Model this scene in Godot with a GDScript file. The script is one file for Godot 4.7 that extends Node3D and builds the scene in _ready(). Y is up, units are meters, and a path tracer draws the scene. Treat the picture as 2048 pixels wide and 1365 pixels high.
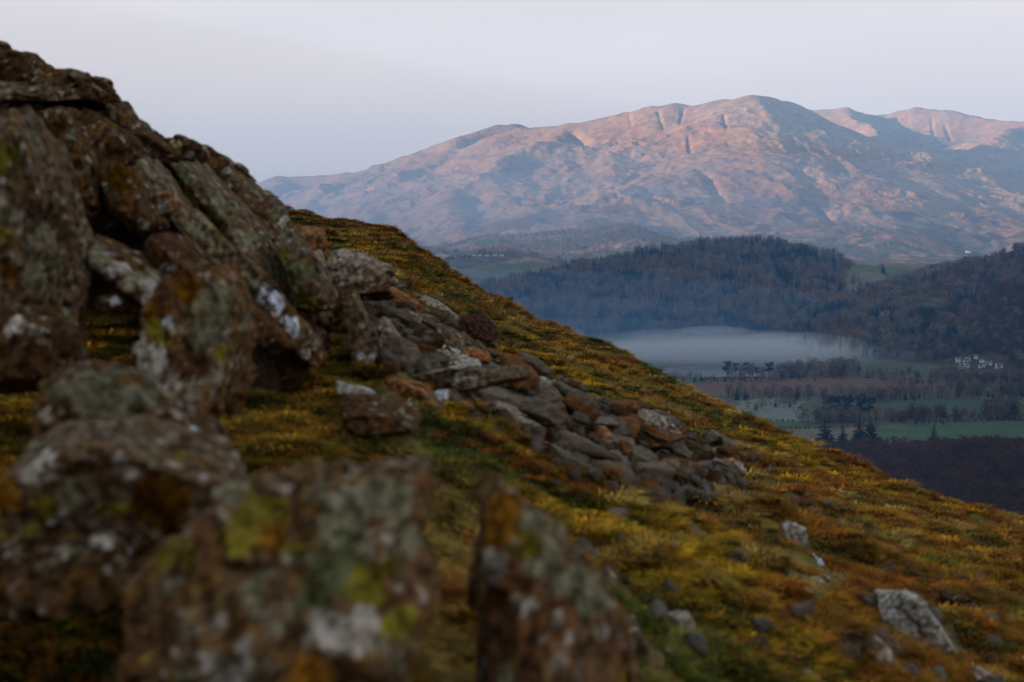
extends Node3D
# A rocky fellside above a misty valley at dawn. y is up, metres; the camera stands at (0, 250, 0) and looks along -z.

const EYE := Vector3(0, 250, 0)
const LENS := 2813.0            # pixels of the photograph per unit of tangent
const PITCH := 0.0823           # radians the camera looks down
var rng := RandomNumberGenerator.new()
var n_a := FastNoiseLite.new()  # fractal noise
var n_b := FastNoiseLite.new()
var n_r := FastNoiseLite.new()  # ridged noise
var n_k := FastNoiseLite.new()  # broken cells
var n_c := FastNoiseLite.new()  # single octave
var taken := {}

func _ready() -> void:
	# ---- camera
	var cam := Camera3D.new()
	cam.name = "camera"
	cam.near = 0.1
	cam.far = 40000.0
	cam.position = EYE
	cam.rotation = Vector3(-PITCH, 0, 0)
	var lens := CameraAttributesPhysical.new()
	lens.frustum_focal_length = 49.5
	lens.frustum_focus_distance = 900.0
	lens.frustum_near = 0.1
	lens.frustum_far = 40000.0
	lens.exposure_aperture = 2.6
	cam.attributes = lens
	add_child(cam)
	cam.fov = rad_to_deg(2.0 * atan(682.5 / LENS))
	# ---- sky, haze, exposure
	var env := Environment.new()
	var sky := Sky.new()
	var sm := ProceduralSkyMaterial.new()
	sm.sky_top_color = Color(0.70, 0.765, 0.82)
	sm.sky_horizon_color = Color(0.955, 0.855, 0.785)
	sm.sky_curve = 0.15
	sm.ground_bottom_color = Color(0.20, 0.19, 0.18)
	sm.ground_horizon_color = Color(0.40, 0.40, 0.42)
	sm.sun_angle_max = 30.0
	sm.sun_curve = 0.15
	sm.sky_cover = thin_cloud()
	sm.sky_cover_modulate = Color(1.0, 0.93, 0.93, 0.055)
	sky.sky_material = sm
	env.background_mode = Environment.BG_SKY
	env.sky = sky
	env.background_energy_multiplier = 0.46
	env.tonemap_mode = Environment.TONE_MAPPER_LINEAR
	env.tonemap_exposure = 3.0
	env.fog_enabled = true
	env.fog_density = 0.000105
	env.fog_light_color = Color(0.52, 0.75, 1.0)
	env.volumetric_fog_enabled = true
	env.volumetric_fog_density = 0.0
	env.sdfgi_enabled = true
	env.ssao_enabled = true
	env.ssil_enabled = true
	var we := WorldEnvironment.new()
	we.name = "world_environment"
	we.environment = env
	add_child(we)
	# ---- low morning sun from the left, a little behind the camera
	var sun := DirectionalLight3D.new()
	sun.name = "sun"
	sun.light_energy = 1.5
	sun.light_angular_distance = 0.5
	sun.light_color = Color(1.0, 0.82, 0.68)
	sun.shadow_enabled = true
	add_child(sun)
	var az := deg_to_rad(101.0)     # from straight ahead, round to the left
	var el := deg_to_rad(9.5)
	var to_sun := Vector3(-sin(az) * cos(el), sin(el), -cos(az) * cos(el))
	sun.look_at_from_position(to_sun * 100.0, Vector3.ZERO, Vector3.UP)
	# ---- the rest
	rng.seed = 20240
	set_noise()
	make_materials()
	build_tables()
	build_ridges()
	survey()
	build_mountains()
	build_valley()
	build_mist()
	build_hillside()
	build_trees()
	build_houses()
	build_rocks()
	build_scree()
	build_chips()
	build_crag_debris()
	build_grass()

func thin_cloud() -> Texture2D:
	var n := FastNoiseLite.new()
	n.seed = 5
	n.noise_type = FastNoiseLite.TYPE_SIMPLEX_SMOOTH
	n.frequency = 0.9
	n.fractal_octaves = 5
	var im := Image.create(512, 256, false, Image.FORMAT_RGBA8)
	for j in 256:
		var up := PI * (0.5 - (j + 0.5) / 256.0)
		for i in 512:
			var a := TAU * (i + 0.5) / 512.0
			var v := n.get_noise_3d(cos(a) * cos(up) * 2.2, sin(up) * 12.0, sin(a) * cos(up) * 2.2)
			im.set_pixel(i, j, Color(1, 1, 1, clampf(v * 1.6 + 0.45, 0, 1)))
	return ImageTexture.create_from_image(im)

func set_noise() -> void:
	n_a.seed = 11; n_a.noise_type = FastNoiseLite.TYPE_SIMPLEX_SMOOTH; n_a.frequency = 1.0; n_a.fractal_octaves = 4
	n_b.seed = 23; n_b.noise_type = FastNoiseLite.TYPE_SIMPLEX_SMOOTH; n_b.frequency = 1.0; n_b.fractal_octaves = 2
	n_r.seed = 37; n_r.noise_type = FastNoiseLite.TYPE_SIMPLEX_SMOOTH; n_r.frequency = 1.0; n_r.fractal_type = FastNoiseLite.FRACTAL_RIDGED; n_r.fractal_octaves = 5
	n_k.seed = 61; n_k.noise_type = FastNoiseLite.TYPE_CELLULAR; n_k.frequency = 1.0; n_k.fractal_type = FastNoiseLite.FRACTAL_NONE; n_k.cellular_return_type = FastNoiseLite.RETURN_CELL_VALUE
	n_c.seed = 51; n_c.noise_type = FastNoiseLite.TYPE_SIMPLEX_SMOOTH; n_c.frequency = 1.0; n_c.fractal_type = FastNoiseLite.FRACTAL_NONE

# ------------------------------------------------------------------ helpers
func numbered(called: String) -> String:
	var k: int = taken.get(called, 0)
	taken[called] = k + 1
	return called if k == 0 else "%s_%03d" % [called, k]

func tag(o: Node, label: String, category: String, group := "", kind := "") -> void:
	if label != "": o.set_meta("label", label)
	if category != "": o.set_meta("category", category)
	if group != "": o.set_meta("group", group)
	if kind != "": o.set_meta("kind", kind)

func put(mesh: Mesh, called: String, mat: Material, parent: Node = self) -> MeshInstance3D:
	var o := MeshInstance3D.new()
	o.name = numbered(called) if parent == self else called
	o.mesh = mesh
	if mat: o.material_override = mat
	parent.add_child(o, true)
	return o

func base(called: String, where: Vector3) -> Node3D:
	var o := Node3D.new()
	o.name = numbered(called)
	add_child(o)
	o.position = where
	return o

# a point of the place, DIST metres ahead of the camera, on the sight line through a point of the photograph
func at(px: float, py: float, dist: float) -> Vector3:
	var a := (px - 1024.0) / LENS
	var b := (682.5 - py) / LENS
	var v := Vector3(a, b * cos(PITCH) - sin(PITCH), -(cos(PITCH) + b * sin(PITCH)))
	return EYE + v * (dist / -v.z)

func seen_at(p: Vector3) -> Vector2:
	var q := p - EYE
	var fwd := -q.z * cos(PITCH) - q.y * sin(PITCH)
	var up := q.y * cos(PITCH) - q.z * sin(PITCH)
	return Vector2(1024.0 + LENS * q.x / fwd, 682.5 - LENS * up / fwd)

func table(t: Array, x: float) -> float:
	if x <= t[0][0]: return t[0][1]
	for i in range(1, t.size()):
		if x <= t[i][0]:
			var k: float = (x - t[i - 1][0]) / (t[i][0] - t[i - 1][0])
			k = k * k * (3.0 - 2.0 * k) * 0.35 + k * 0.65
			return lerpf(t[i - 1][1], t[i][1], k)
	return t[t.size() - 1][1]

func col(r: float, g: float, b: float) -> Color:
	return Color(r, g, b)

# a sheet of rows x columns points; normals from the sheet itself
func sheet(pts: PackedVector3Array, cols: PackedColorArray, nr: int, nc: int) -> ArrayMesh:
	var nor := PackedVector3Array()
	nor.resize(pts.size())
	var idx := PackedInt32Array()
	idx.resize((nr - 1) * (nc - 1) * 6)
	var k := 0
	for r in nr:
		var r0 := maxi(r - 1, 0) * nc
		var r1 := mini(r + 1, nr - 1) * nc
		for c in nc:
			var dx := pts[r * nc + mini(c + 1, nc - 1)] - pts[r * nc + maxi(c - 1, 0)]
			var dz := pts[r1 + c] - pts[r0 + c]
			var n := dx.cross(dz).normalized()
			if n.y < 0.0: n = -n
			nor[r * nc + c] = n
	var flip := (pts[1] - pts[0]).cross(pts[nc] - pts[0]).y > 0.0
	for r in nr - 1:
		for c in nc - 1:
			var a := r * nc + c
			var b := a + 1
			var d := a + nc
			var e := d + 1
			if flip:
				idx[k] = a; idx[k + 1] = d; idx[k + 2] = b; idx[k + 3] = b; idx[k + 4] = d; idx[k + 5] = e
			else:
				idx[k] = a; idx[k + 1] = b; idx[k + 2] = d; idx[k + 3] = b; idx[k + 4] = e; idx[k + 5] = d
			k += 6
	return arrays_mesh(pts, nor, cols, idx)

func arrays_mesh(pts: PackedVector3Array, nor: PackedVector3Array, cols: PackedColorArray, idx: PackedInt32Array) -> ArrayMesh:
	var a := []
	a.resize(Mesh.ARRAY_MAX)
	a[Mesh.ARRAY_VERTEX] = pts
	if nor.size(): a[Mesh.ARRAY_NORMAL] = nor
	if cols.size(): a[Mesh.ARRAY_COLOR] = cols
	if idx.size(): a[Mesh.ARRAY_INDEX] = idx
	var m := ArrayMesh.new()
	m.add_surface_from_arrays(Mesh.PRIMITIVE_TRIANGLES, a)
	return m

# ------------------------------------------------------------------ materials
var M := {}

func grain(freq: float, octaves: int, seed_: int, ramp: Array, size := 512, stops := [0.0, 0.35, 0.5, 0.65, 1.0]) -> NoiseTexture2D:
	var n := FastNoiseLite.new()
	n.noise_type = FastNoiseLite.TYPE_SIMPLEX_SMOOTH
	n.frequency = freq
	n.fractal_octaves = octaves
	n.seed = seed_
	var g := Gradient.new()
	g.offsets = PackedFloat32Array(stops)
	var cs := PackedColorArray()
	for v in ramp: cs.append(v if v is Color else Color(v, v, v))
	g.colors = cs
	var t := NoiseTexture2D.new()
	t.width = size
	t.height = size
	t.seamless = true
	t.noise = n
	t.color_ramp = g
	return t

func vertex_mat(called: String, tex: Texture2D, scale: float, rough := 0.95, bump: Texture2D = null, bump_cm := 0.0, world := false) -> StandardMaterial3D:
	var m := StandardMaterial3D.new()
	m.resource_name = called
	m.vertex_color_use_as_albedo = true
	m.roughness = rough
	m.metallic_specular = 0.12
	m.cull_mode = BaseMaterial3D.CULL_DISABLED
	if tex:
		m.albedo_texture = tex
		m.uv1_triplanar = true
		m.uv1_world_triplanar = world
		m.uv1_scale = Vector3.ONE * scale
	if bump:
		m.heightmap_enabled = true
		m.heightmap_texture = bump
		m.heightmap_scale = bump_cm
	M[called] = m
	return m

func make_materials() -> void:
	var rock_grain := grain(0.014, 6, 3, [Color(0.52, 0.50, 0.48), Color(0.70, 0.67, 0.64), Color(0.84, 0.82, 0.79), Color(0.90, 0.88, 0.84), Color(1, 1, 1)], 1024, [0.30, 0.44, 0.47, 0.57, 0.60])
	var rock_bump := grain(0.016, 6, 8, [0.0, 0.3, 0.5, 0.7, 1.0])
	vertex_mat("rock", rock_grain, 1.4, 0.92, rock_bump, 2.2)
	var soil := grain(0.03, 5, 14, [0.45, 0.7, 0.85, 0.95, 1.0])
	vertex_mat("turf", soil, 1.3, 1.0, rock_bump, 2.0, true)
	var far_grain := grain(0.02, 6, 19, [Color(0.72, 0.73, 0.75), Color(0.85, 0.84, 0.84), Color(0.92, 0.9, 0.9), Color(1, 0.97, 0.95), Color(1, 1, 1)], 1024)
	var far_bump := grain(0.012, 7, 29, [0.0, 0.3, 0.5, 0.7, 1.0], 1024)
	vertex_mat("fell", far_grain, 1.0 / 700.0, 1.0, far_bump, 400.0, true)
	vertex_mat("field", far_grain, 1.0 / 90.0, 1.0, null, 0.0, true)
	vertex_mat("leaf", null, 1.0, 1.0)
	vertex_mat("blade", null, 1.0, 0.85)
	var w := StandardMaterial3D.new()
	w.albedo_color = Color(0.10, 0.13, 0.15)
	w.roughness = 0.08
	w.metallic_specular = 0.5
	M.water = w
	for d in [["wall", Color(0.86, 0.85, 0.82)], ["slate_roof", Color(0.30, 0.31, 0.34)], ["pane", Color(0.08, 0.09, 0.10)], ["stone_wall", Color(0.45, 0.43, 0.40)]]:
		var h := StandardMaterial3D.new()
		h.albedo_color = d[1]
		h.roughness = 0.8
		M[d[0]] = h

# ------------------------------------------------------------------ the lie of the land
var sky_t := []
var crest_t := []
var bank_top := []
var bank_foot := []
const STAND := 1.25     # height of the eye above the turf

func build_tables() -> void:
	sky_t = [[-400, 340], [0, 372], [300, 398], [580, 430], [680, 449], [780, 467], [850, 520], [900, 553], [980, 604], [1080, 651], [1180, 692], [1250, 723], [1300, 754], [1380, 800], [1480, 851], [1560, 893], [1640, 936], [1700, 965], [1800, 1006], [1900, 1046], [2048, 1097], [2500, 1226]]
	crest_t = [[-400, 30], [580, 30], [1000, 26], [1300, 22], [1700, 16], [2048, 13], [2500, 11]]
	bank_top = [[-400, 70], [-100, 120], [0, 150], [60, 175], [180, 200], [240, 262], [330, 325], [420, 352], [520, 425], [580, 475], [620, 560], [660, 700], [700, 800]]
	bank_foot = [[-400, 800], [0, 800], [300, 805], [480, 750], [640, 750], [700, 750]]
	look_up()

var lut := []   # per pixel column from -600: skyline, crest distance, slope, bank foot, bank top, foot distance

func look_up() -> void:
	for k in 6: lut.append(PackedFloat32Array())
	for i in 3301:
		var px := i - 600.0
		var s := (table(sky_t, px) - 450.0) / LENS - STAND / table(crest_t, px)
		var pf := table(bank_foot, px)
		lut[0].append(table(sky_t, px))
		lut[1].append(table(crest_t, px))
		lut[2].append(s)
		lut[3].append(pf)
		lut[4].append(table(bank_top, px))
		lut[5].append(STAND / maxf((pf - 450.0) / LENS - s, 0.05))

func col_of(which: int, px: float) -> float:
	var t := clampf(px + 600.0, 0.0, 3299.0)
	var i := int(t)
	var a: PackedFloat32Array = lut[which]
	return lerpf(a[i], a[i + 1], t - i)

# turf height on the near hillside, without the small bumps; D is the distance along -z
func hill_plain(px: float, d: float) -> float:
	var s := col_of(2, px)
	var rc := col_of(1, px)
	var y := -STAND - s * d
	if d > rc:
		var k := d - rc
		y -= 0.012 * k * k if k < 22.0 else 5.8 + 0.528 * (k - 22.0)
	return EYE.y + y

func hill(px: float, d: float) -> float:
	var y := hill_plain(px, d)
	if px < 690.0:
		var pf := col_of(3, px)
		var pt := col_of(4, px)
		var df := col_of(5, px)
		var dt := df + 3.2
		if d > df:
			var k := (d - df) / (dt - df)
			var b := 0.0
			if k < 1.0:
				k = lerpf(k, k * k * (3.0 - 2.0 * k), 0.5)
				b = EYE.y + (450.0 - lerpf(pf, pt, k)) / LENS * d
			else:
				b = EYE.y + (450.0 - pt) / LENS * dt - (d - dt) * 0.5 + 0.05 * minf(d - dt, 1.0)
			y = maxf(y, b)
	return y

func bumps(x: float, z: float, d: float) -> float:
	var h := n_a.get_noise_2d(x * 0.55, z * 0.55) * 0.13 + n_b.get_noise_2d(x * 2.3 + 40.0, z * 2.3) * 0.060 + n_c.get_noise_2d(x * 4.5, z * 4.5 + 60.0) * 0.022
	h += maxf(0.0, n_c.get_noise_2d(x * 1.1 - 7.0, z * 1.4)) * 0.10
	return h * smoothstep(0.5, 4.0, d) - (gap(1024.0 + LENS * x / d, d) if d < 7.0 else 0.0)

# deep gaps between the big stones close by: [column, distance, half width, half length, depth]
const GAPS := [[60.0, 2.9, 190.0, 0.75, 0.75], [900.0, 2.8, 75.0, 0.6, 0.6], [200.0, 5.6, 95.0, 0.6, 0.5], [500.0, 4.6, 60.0, 0.6, 0.3]]

func gap(px: float, d: float) -> float:
	var h := 0.0
	if d > 7.0 or px > 1100.0: return 0.0
	for g in GAPS:
		var q := pow((px - g[0]) / g[2], 2.0) + pow((d - g[1]) / g[3], 2.0)
		if q < 4.0: h += g[4] * exp(-q)
	return h

# distance at which the sight line through a point of the photograph meets the near hillside
func hit(px: float, py: float) -> float:
	var d := 2.0
	while d < 40.0:
		var p := at(px, py, d)
		if p.y <= hill(px, d) + bumps(p.x, p.z, d): return d
		d *= 1.012
	return 40.0

# ridges: each a line of points; its flanks fall by STEEP over WIDTH and then by EVEN
var seg_a := PackedVector3Array()
var seg_b := PackedVector3Array()
var seg_s := PackedFloat32Array()
var seg_w := PackedFloat32Array()
var seg_e := PackedFloat32Array()

func ridge(points: Array, steep: float, width: float, even: float, skyline := false) -> void:
	for i in points.size() - 1:
		if skyline: crests.append(seg_a.size())
		var p: Array = points[i]
		var q: Array = points[i + 1]
		seg_a.append(at(p[0], p[1], p[2]))
		seg_b.append(at(q[0], q[1], q[2]))
		seg_s.append(steep)
		seg_w.append(width)
		seg_e.append(even)

func build_ridges() -> void:
	# far shoulder on the left
	ridge([[-200, 410, 8000], [300, 385, 7900], [510, 368, 7700], [560, 355, 7600], [640, 352, 7400], [690, 347, 7300], [780, 342, 7200], [850, 307, 7150], [900, 285, 7100], [985, 253, 7000], [1020, 249, 7000], [1060, 262, 7000], [1150, 290, 7000]], 0.25, 700, 0.22, true)
	# main crest and summit
	ridge([[985, 275, 6500], [1050, 258, 6400], [1150, 249, 6300], [1200, 240, 6250], [1250, 227, 6200], [1310, 215, 6150], [1365, 210, 6100], [1390, 214, 6080], [1450, 202, 6000], [1505, 193, 5900], [1530, 197, 5950], [1565, 207, 6050], [1605, 226, 6200], [1650, 250, 6400], [1680, 262, 6700]], 0.32, 600, 0.24, true)
	# spur that runs from the summit towards the valley: sunlit left flank, shaded right flank
	ridge([[1505, 193, 5900], [1535, 225, 5700], [1552, 262, 5500], [1545, 300, 5300], [1552, 345, 5100], [1600, 380, 4900], [1650, 402, 4750], [1668, 430, 4550], [1690, 470, 4300], [1700, 492, 4150]], 1.05, 320, 0.28)
	# second line of summits on the right and its spurs
	ridge([[1580, 232, 7500], [1612, 219, 7400], [1680, 214, 7300], [1720, 226, 7400], [1755, 231, 7600], [1800, 222, 7500], [1840, 216, 7350], [1900, 223, 7200], [1980, 241, 7000], [2048, 246, 6800], [2200, 240, 6600], [2500, 230, 6300]], 0.45, 500, 0.26, true)
	ridge([[1680, 214, 7300], [1700, 240, 7050], [1735, 268, 6800], [1760, 300, 6550], [1800, 335, 6200]], 0.6, 260, 0.3)
	ridge([[2048, 246, 6800], [1985, 300, 6300], [1960, 345, 5900], [1930, 380, 5500], [1890, 420, 5100], [1840, 460, 4700]], 0.2, 500, 0.26)
	ridge([[2200, 240, 6600], [2120, 330, 5900], [2060, 400, 5200], [2000, 450, 4600]], 0.2, 500, 0.26)
	# spurs of the broad front
	ridge([[1450, 202, 6000], [1440, 260, 5700], [1425, 310, 5450], [1390, 350, 5200], [1400, 390, 4900], [1450, 425, 4600], [1480, 460, 4350]], 0.2, 300, 0.24)
	ridge([[1365, 210, 6100], [1300, 275, 5800], [1240, 315, 5500], [1230, 360, 5200], [1270, 400, 4900], [1300, 440, 4550], [1330, 470, 4300]], 0.2, 300, 0.24)
	ridge([[1150, 249, 6300], [1120, 275, 6100], [1080, 300, 5850], [1000, 330, 5600], [960, 370, 5300], [1000, 410, 4950], [1060, 445, 4550]], 0.22, 300, 0.24)
	ridge([[1230, 232, 6230], [1200, 275, 6000], [1175, 320, 5700], [1140, 365, 5350], [1130, 410, 4950], [1170, 440, 4600]], 0.2, 260, 0.26)
	ridge([[985, 253, 7000], [900, 310, 6500], [820, 350, 6100], [770, 385, 5700], [720, 420, 5300], [760, 450, 4900]], 0.2, 400, 0.22)
	ridge([[850, 307, 7150], [760, 360, 6500], [650, 390, 6000], [600, 425, 5500]], 0.2, 400, 0.22)
	ridge([[960, 370, 5300], [900, 392, 5100], [880, 415, 4900], [930, 450, 4600]], 0.5, 160, 0.26)
	ridge([[560, 355, 7600], [520, 400, 6600], [500, 440, 5800]], 0.2, 400, 0.22)
	# low wooded rise at the mountain's foot, and a knoll
	ridge([[860, 494, 4000], [1000, 478, 4050], [1130, 464, 4100], [1240, 460, 4100], [1330, 477, 4000], [1420, 494, 3900], [1500, 506, 3800]], 0.10, 200, 0.14)
	ridge([[950, 508, 3500], [1000, 500, 3480], [1060, 510, 3450]], 0.15, 90, 0.16)
	ridge([[700, 490, 4200], [800, 488, 4100], [900, 500, 3900]], 0.1, 200, 0.16)
	# wooded hill in the middle distance
	ridge([[900, 600, 2500], [1000, 575, 2600], [1100, 555, 2700], [1180, 534, 2800], [1260, 522, 2800], [1330, 506, 2820], [1400, 497, 2850], [1490, 489, 2900], [1560, 492, 2900], [1630, 518, 2950], [1700, 528, 3000], [1800, 530, 3100], [1900, 526, 3100]], 0.20, 300, 0.17)
	ridge([[1490, 489, 2900], [1500, 560, 2660], [1520, 640, 2420]], 0.15, 150, 0.25)
	ridge([[1330, 506, 2820], [1300, 580, 2600], [1290, 650, 2400]], 0.15, 150, 0.25)
	ridge([[1640, 520, 2960], [1680, 590, 2660], [1730, 650, 2450], [1760, 680, 2330]], 0.12, 150, 0.22)
	# wooded bank below the pasture
	ridge([[1800, 990, 1020], [1900, 965, 1010], [2048, 935, 990], [2300, 890, 960]], 0.10, 60, 0.12)
	# hill rising on the right
	ridge([[1880, 572, 2700], [1960, 540, 2600], [2048, 511, 2500], [2200, 462, 2400], [2500, 380, 2300]], 0.15, 260, 0.24)
	ridge([[2048, 511, 2500], [2060, 585, 2250], [2100, 640, 2050], [2140, 720, 1900]], 0.12, 180, 0.25)

const FLOOR := 55.0
const CELL := 40.0
const FINE := 10.0
var grid_x0 := -4400.0
var grid_z0 := -8700.0
var grid_w := 0
var grid_h := 0
var ground_grid := PackedFloat32Array()

# heights between the ridges, worked out every 40 m and made smooth in between
func survey() -> void:
	var w := int(8800.0 / CELL)
	var h := int(8400.0 / CELL)
	var raw := PackedFloat32Array()
	raw.resize(w * h)
	for j in h:
		for i in w:
			raw[j * w + i] = raw_land(grid_x0 + (i + 0.5) * CELL, grid_z0 + (j + 0.5) * CELL)
	var im := Image.create_from_data(w, h, false, Image.FORMAT_RF, raw.to_byte_array())
	grid_w = w * 4
	grid_h = h * 4
	im.resize(grid_w, grid_h, Image.INTERPOLATE_CUBIC)
	ground_grid = im.get_data().to_float32_array()
	for j in h:
		for i in w: raw[j * w + i] = from_crest(grid_x0 + (i + 0.5) * CELL, grid_z0 + (j + 0.5) * CELL)
	crest_grid = raw

var crest_grid := PackedFloat32Array()

func crest_gap(x: float, z: float) -> float:
	var w := int(8800.0 / CELL)
	var fx := clampf((x - grid_x0) / CELL - 0.5, 0.0, w - 1.01)
	var fz := clampf((z - grid_z0) / CELL - 0.5, 0.0, 8400.0 / CELL - 1.01)
	var i := int(fx)
	var j := int(fz)
	var k := j * w + i
	fx -= i
	return lerpf(lerpf(crest_grid[k], crest_grid[k + 1], fx), lerpf(crest_grid[k + w], crest_grid[k + w + 1], fx), fz - j)

var crests := []    # plan lines of the two skylines

func from_crest(x: float, z: float) -> float:
	var least := 1e9
	for s in crests:
		var a: Vector3 = seg_a[s]
		var b: Vector3 = seg_b[s]
		var ex := b.x - a.x
		var ez := b.z - a.z
		var t := clampf(((x - a.x) * ex + (z - a.z) * ez) / (ex * ex + ez * ez), 0.0, 1.0)
		var qx := x - a.x - ex * t
		var qz := z - a.z - ez * t
		least = minf(least, qx * qx + qz * qz)
	return sqrt(least)

func land(x: float, z: float) -> float:
	var fx := clampf((x - grid_x0) / FINE - 0.5, 0.0, grid_w - 1.01)
	var fz := clampf((z - grid_z0) / FINE - 0.5, 0.0, grid_h - 1.01)
	var i := int(fx)
	var j := int(fz)
	var k := j * grid_w + i
	fx -= i
	return lerpf(lerpf(ground_grid[k], ground_grid[k + 1], fx), lerpf(ground_grid[k + grid_w], ground_grid[k + grid_w + 1], fx), fz - j)

func raw_land(x: float, z: float) -> float:
	var top := FLOOR
	# wide flat valley, rising gently towards the mountain foot
	top += smoothstep(2350.0, 3600.0, -z) * 95.0 + smoothstep(3600.0, 9000.0, -z) * 60.0
	for i in seg_a.size():
		var a := seg_a[i]
		var b := seg_b[i]
		var ex := b.x - a.x
		var ez := b.z - a.z
		var t := clampf(((x - a.x) * ex + (z - a.z) * ez) / (ex * ex + ez * ez), 0.0, 1.0)
		var qx := x - a.x - ex * t
		var qz := z - a.z - ez * t
		var q := sqrt(qx * qx + qz * qz)
		var high := a.y + (b.y - a.y) * t
		if high - seg_e[i] * q < top - 30.0: continue
		var w := seg_w[i]
		q = sqrt(q * q + 900.0) - 30.0
		var h := high - seg_s[i] * w * (1.0 - exp(-q / w)) - seg_e[i] * q
		var m := clampf(0.5 + 0.5 * (h - top) / 30.0, 0.0, 1.0)
		top = lerpf(top, h, m) + 15.0 * m * (1.0 - m)
	return top

func build_mountains() -> void:
	for c in [[1602, 335, 5350, 150, 190], [1140, 285, 6020, 90, 55], [1890, 310, 6650, 300, 90], [885, 440, 5000, 130, 70], [770, 405, 5550, 160, 60], [650, 405, 5750, 150, 60], [1700, 300, 6700, 160, 60], [1370, 235, 5980, 60, 30], [1250, 260, 6050, 90, 35], [1640, 440, 4500, 160, 40], [1720, 380, 5300, 320, 120], [1660, 300, 5950, 220, 90]]:
		hollows.append([at(c[0], c[1], c[2]), float(c[3]), float(c[4])])
	for c in [[1140, 268, 6180, 1185, 330, 5850, 20, 32], [1367, 220, 6010, 1358, 262, 5800, 8, 11], [1314, 230, 6050, 1328, 275, 5820, 7, 9], [1258, 244, 6120, 1264, 285, 5920, 7, 8], [1376, 288, 5560, 1382, 325, 5350, 7, 13], [1446, 258, 5690, 1454, 305, 5450, 6, 12], [1890, 236, 7080, 1905, 275, 6880, 9, 11], [1862, 232, 7200, 1870, 275, 6950, 8, 10], [1400, 370, 5050, 1450, 425, 4650, 18, 24], [1640, 415, 4650, 1668, 470, 4350, 16, 30], [1280, 350, 5250, 1240, 400, 4900, 18, 24]]:
		var p := at(c[0], c[1], c[2])
		var q := at(c[3], c[4], c[5])
		gullies.append([Vector2(p.x, p.z), Vector2(q.x, q.z), float(c[6]), float(c[7])])
	var nc := 900
	var nr := 340
	var pts := PackedVector3Array()
	var cols := PackedColorArray()
	pts.resize(nc * nr)
	cols.resize(nc * nr)
	for r in nr:
		var d := 3300.0 * pow(8500.0 / 3300.0, float(r) / (nr - 1))
		for c in nc:
			var u := -0.46 + 0.92 * c / (nc - 1.0)
			var x := u * d
			var z := -d
			pts[r * nc + c] = Vector3(x, mountain(x, z), z)
			cols[r * nc + c] = fell_colour(x, z)
	var o := put(sheet(pts, cols, nr, nc), "mountain_range", M.fell)
	tag(o, "broad russet mountain with shaded blue corries beyond the valley", "mountain", "", "structure")

var hollows := []
var gullies := []

func mountain(x: float, z: float) -> float:
	var wx := x + n_b.get_noise_2d(x / 900.0, z / 900.0) * 160.0
	var wz := z + n_b.get_noise_2d(x / 900.0 + 31.0, z / 900.0) * 160.0
	var k := smoothstep(3400.0, 4600.0, -z)
	var far := smoothstep(6600.0, 7600.0, -z)
	var h := land(lerpf(x, wx, 0.35 * k), lerpf(z, wz, 0.35 * k))
	# gullies that run down the front, crags across it
	var g := n_r.get_noise_2d(wx / 1500.0, wz / 3100.0) * 44.0 + n_a.get_noise_2d(wx / 420.0, wz / 560.0 + 9.0) * 22.0
	var crag := smoothstep(0.0, 0.22, n_a.get_noise_2d(x / 620.0 + 3.0, z / 520.0))
	g += crag * (n_k.get_noise_2d(wx / 75.0, wz / 60.0) * 6.0 + n_r.get_noise_2d(x / 170.0, z / 110.0 + 5.0) * 7.0)
	g += n_a.get_noise_2d(x / 70.0, z / 55.0) * 5.0 + 18.0
	if -z > 5400.0: g = lerpf(18.0, g, 0.22 + 0.78 * smoothstep(20.0, 420.0, crest_gap(x, z)))
	for c in gullies:
		if absf(x - c[0].x) > 260.0 or absf(z - c[0].y) > 520.0: continue
		var e: Vector2 = c[1] - c[0]
		var t := clampf((Vector2(x, z) - c[0]).dot(e) / e.length_squared(), 0.0, 1.0)
		var q: float = (Vector2(x, z) - c[0] - e * t).length() / c[2]
		if q < 2.5: h -= c[3] * exp(-q * q) * smoothstep(0.0, 0.25, t) * minf(1.0, 3.0 * (1.0 - t) + 0.1)
	return h + (g - 18.0) * lerpf(0.15, 1.0, k) * lerpf(1.0, 0.6, far)

func fell_colour(x: float, z: float) -> Color:
	var a := n_a.get_noise_2d(x / 420.0, z / 420.0)
	var b := n_a.get_noise_2d(x / 130.0 + 50.0, z / 110.0)
	var c := n_r.get_noise_2d(x / 260.0, z / 170.0 + 5.0)
	var bracken := Color(0.335, 0.20, 0.13)
	var grass := Color(0.31, 0.23, 0.155)
	var crag := Color(0.20, 0.165, 0.14)
	var o := grass.lerp(bracken, smoothstep(-0.25, 0.3, a + b * 0.35))
	o = o.lerp(crag, smoothstep(0.30, 0.5, c + b * 0.5 + a * 0.6) * 0.6)
	if -z < 4700.0:   # bare woodland and pastures grow along the foot of the mountain
		var wooded := n_a.get_noise_2d(x / 300.0 + 9.0, z / 240.0) + (4500.0 + z) / 2500.0
		if wooded > 0.12: o = Color(0.15, 0.115, 0.08)
		if b > 0.22 and -z < 4300.0: o = Color(0.12, 0.15, 0.06)
	return o

# fields of the valley floor: outline in the photograph's pixels laid on the flat floor
var fields := []

func floor_at(px: float, py: float) -> Vector3:
	var v := at(px, py, 1.0) - EYE
	return EYE + v * ((FLOOR - EYE.y) / v.y)

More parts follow.
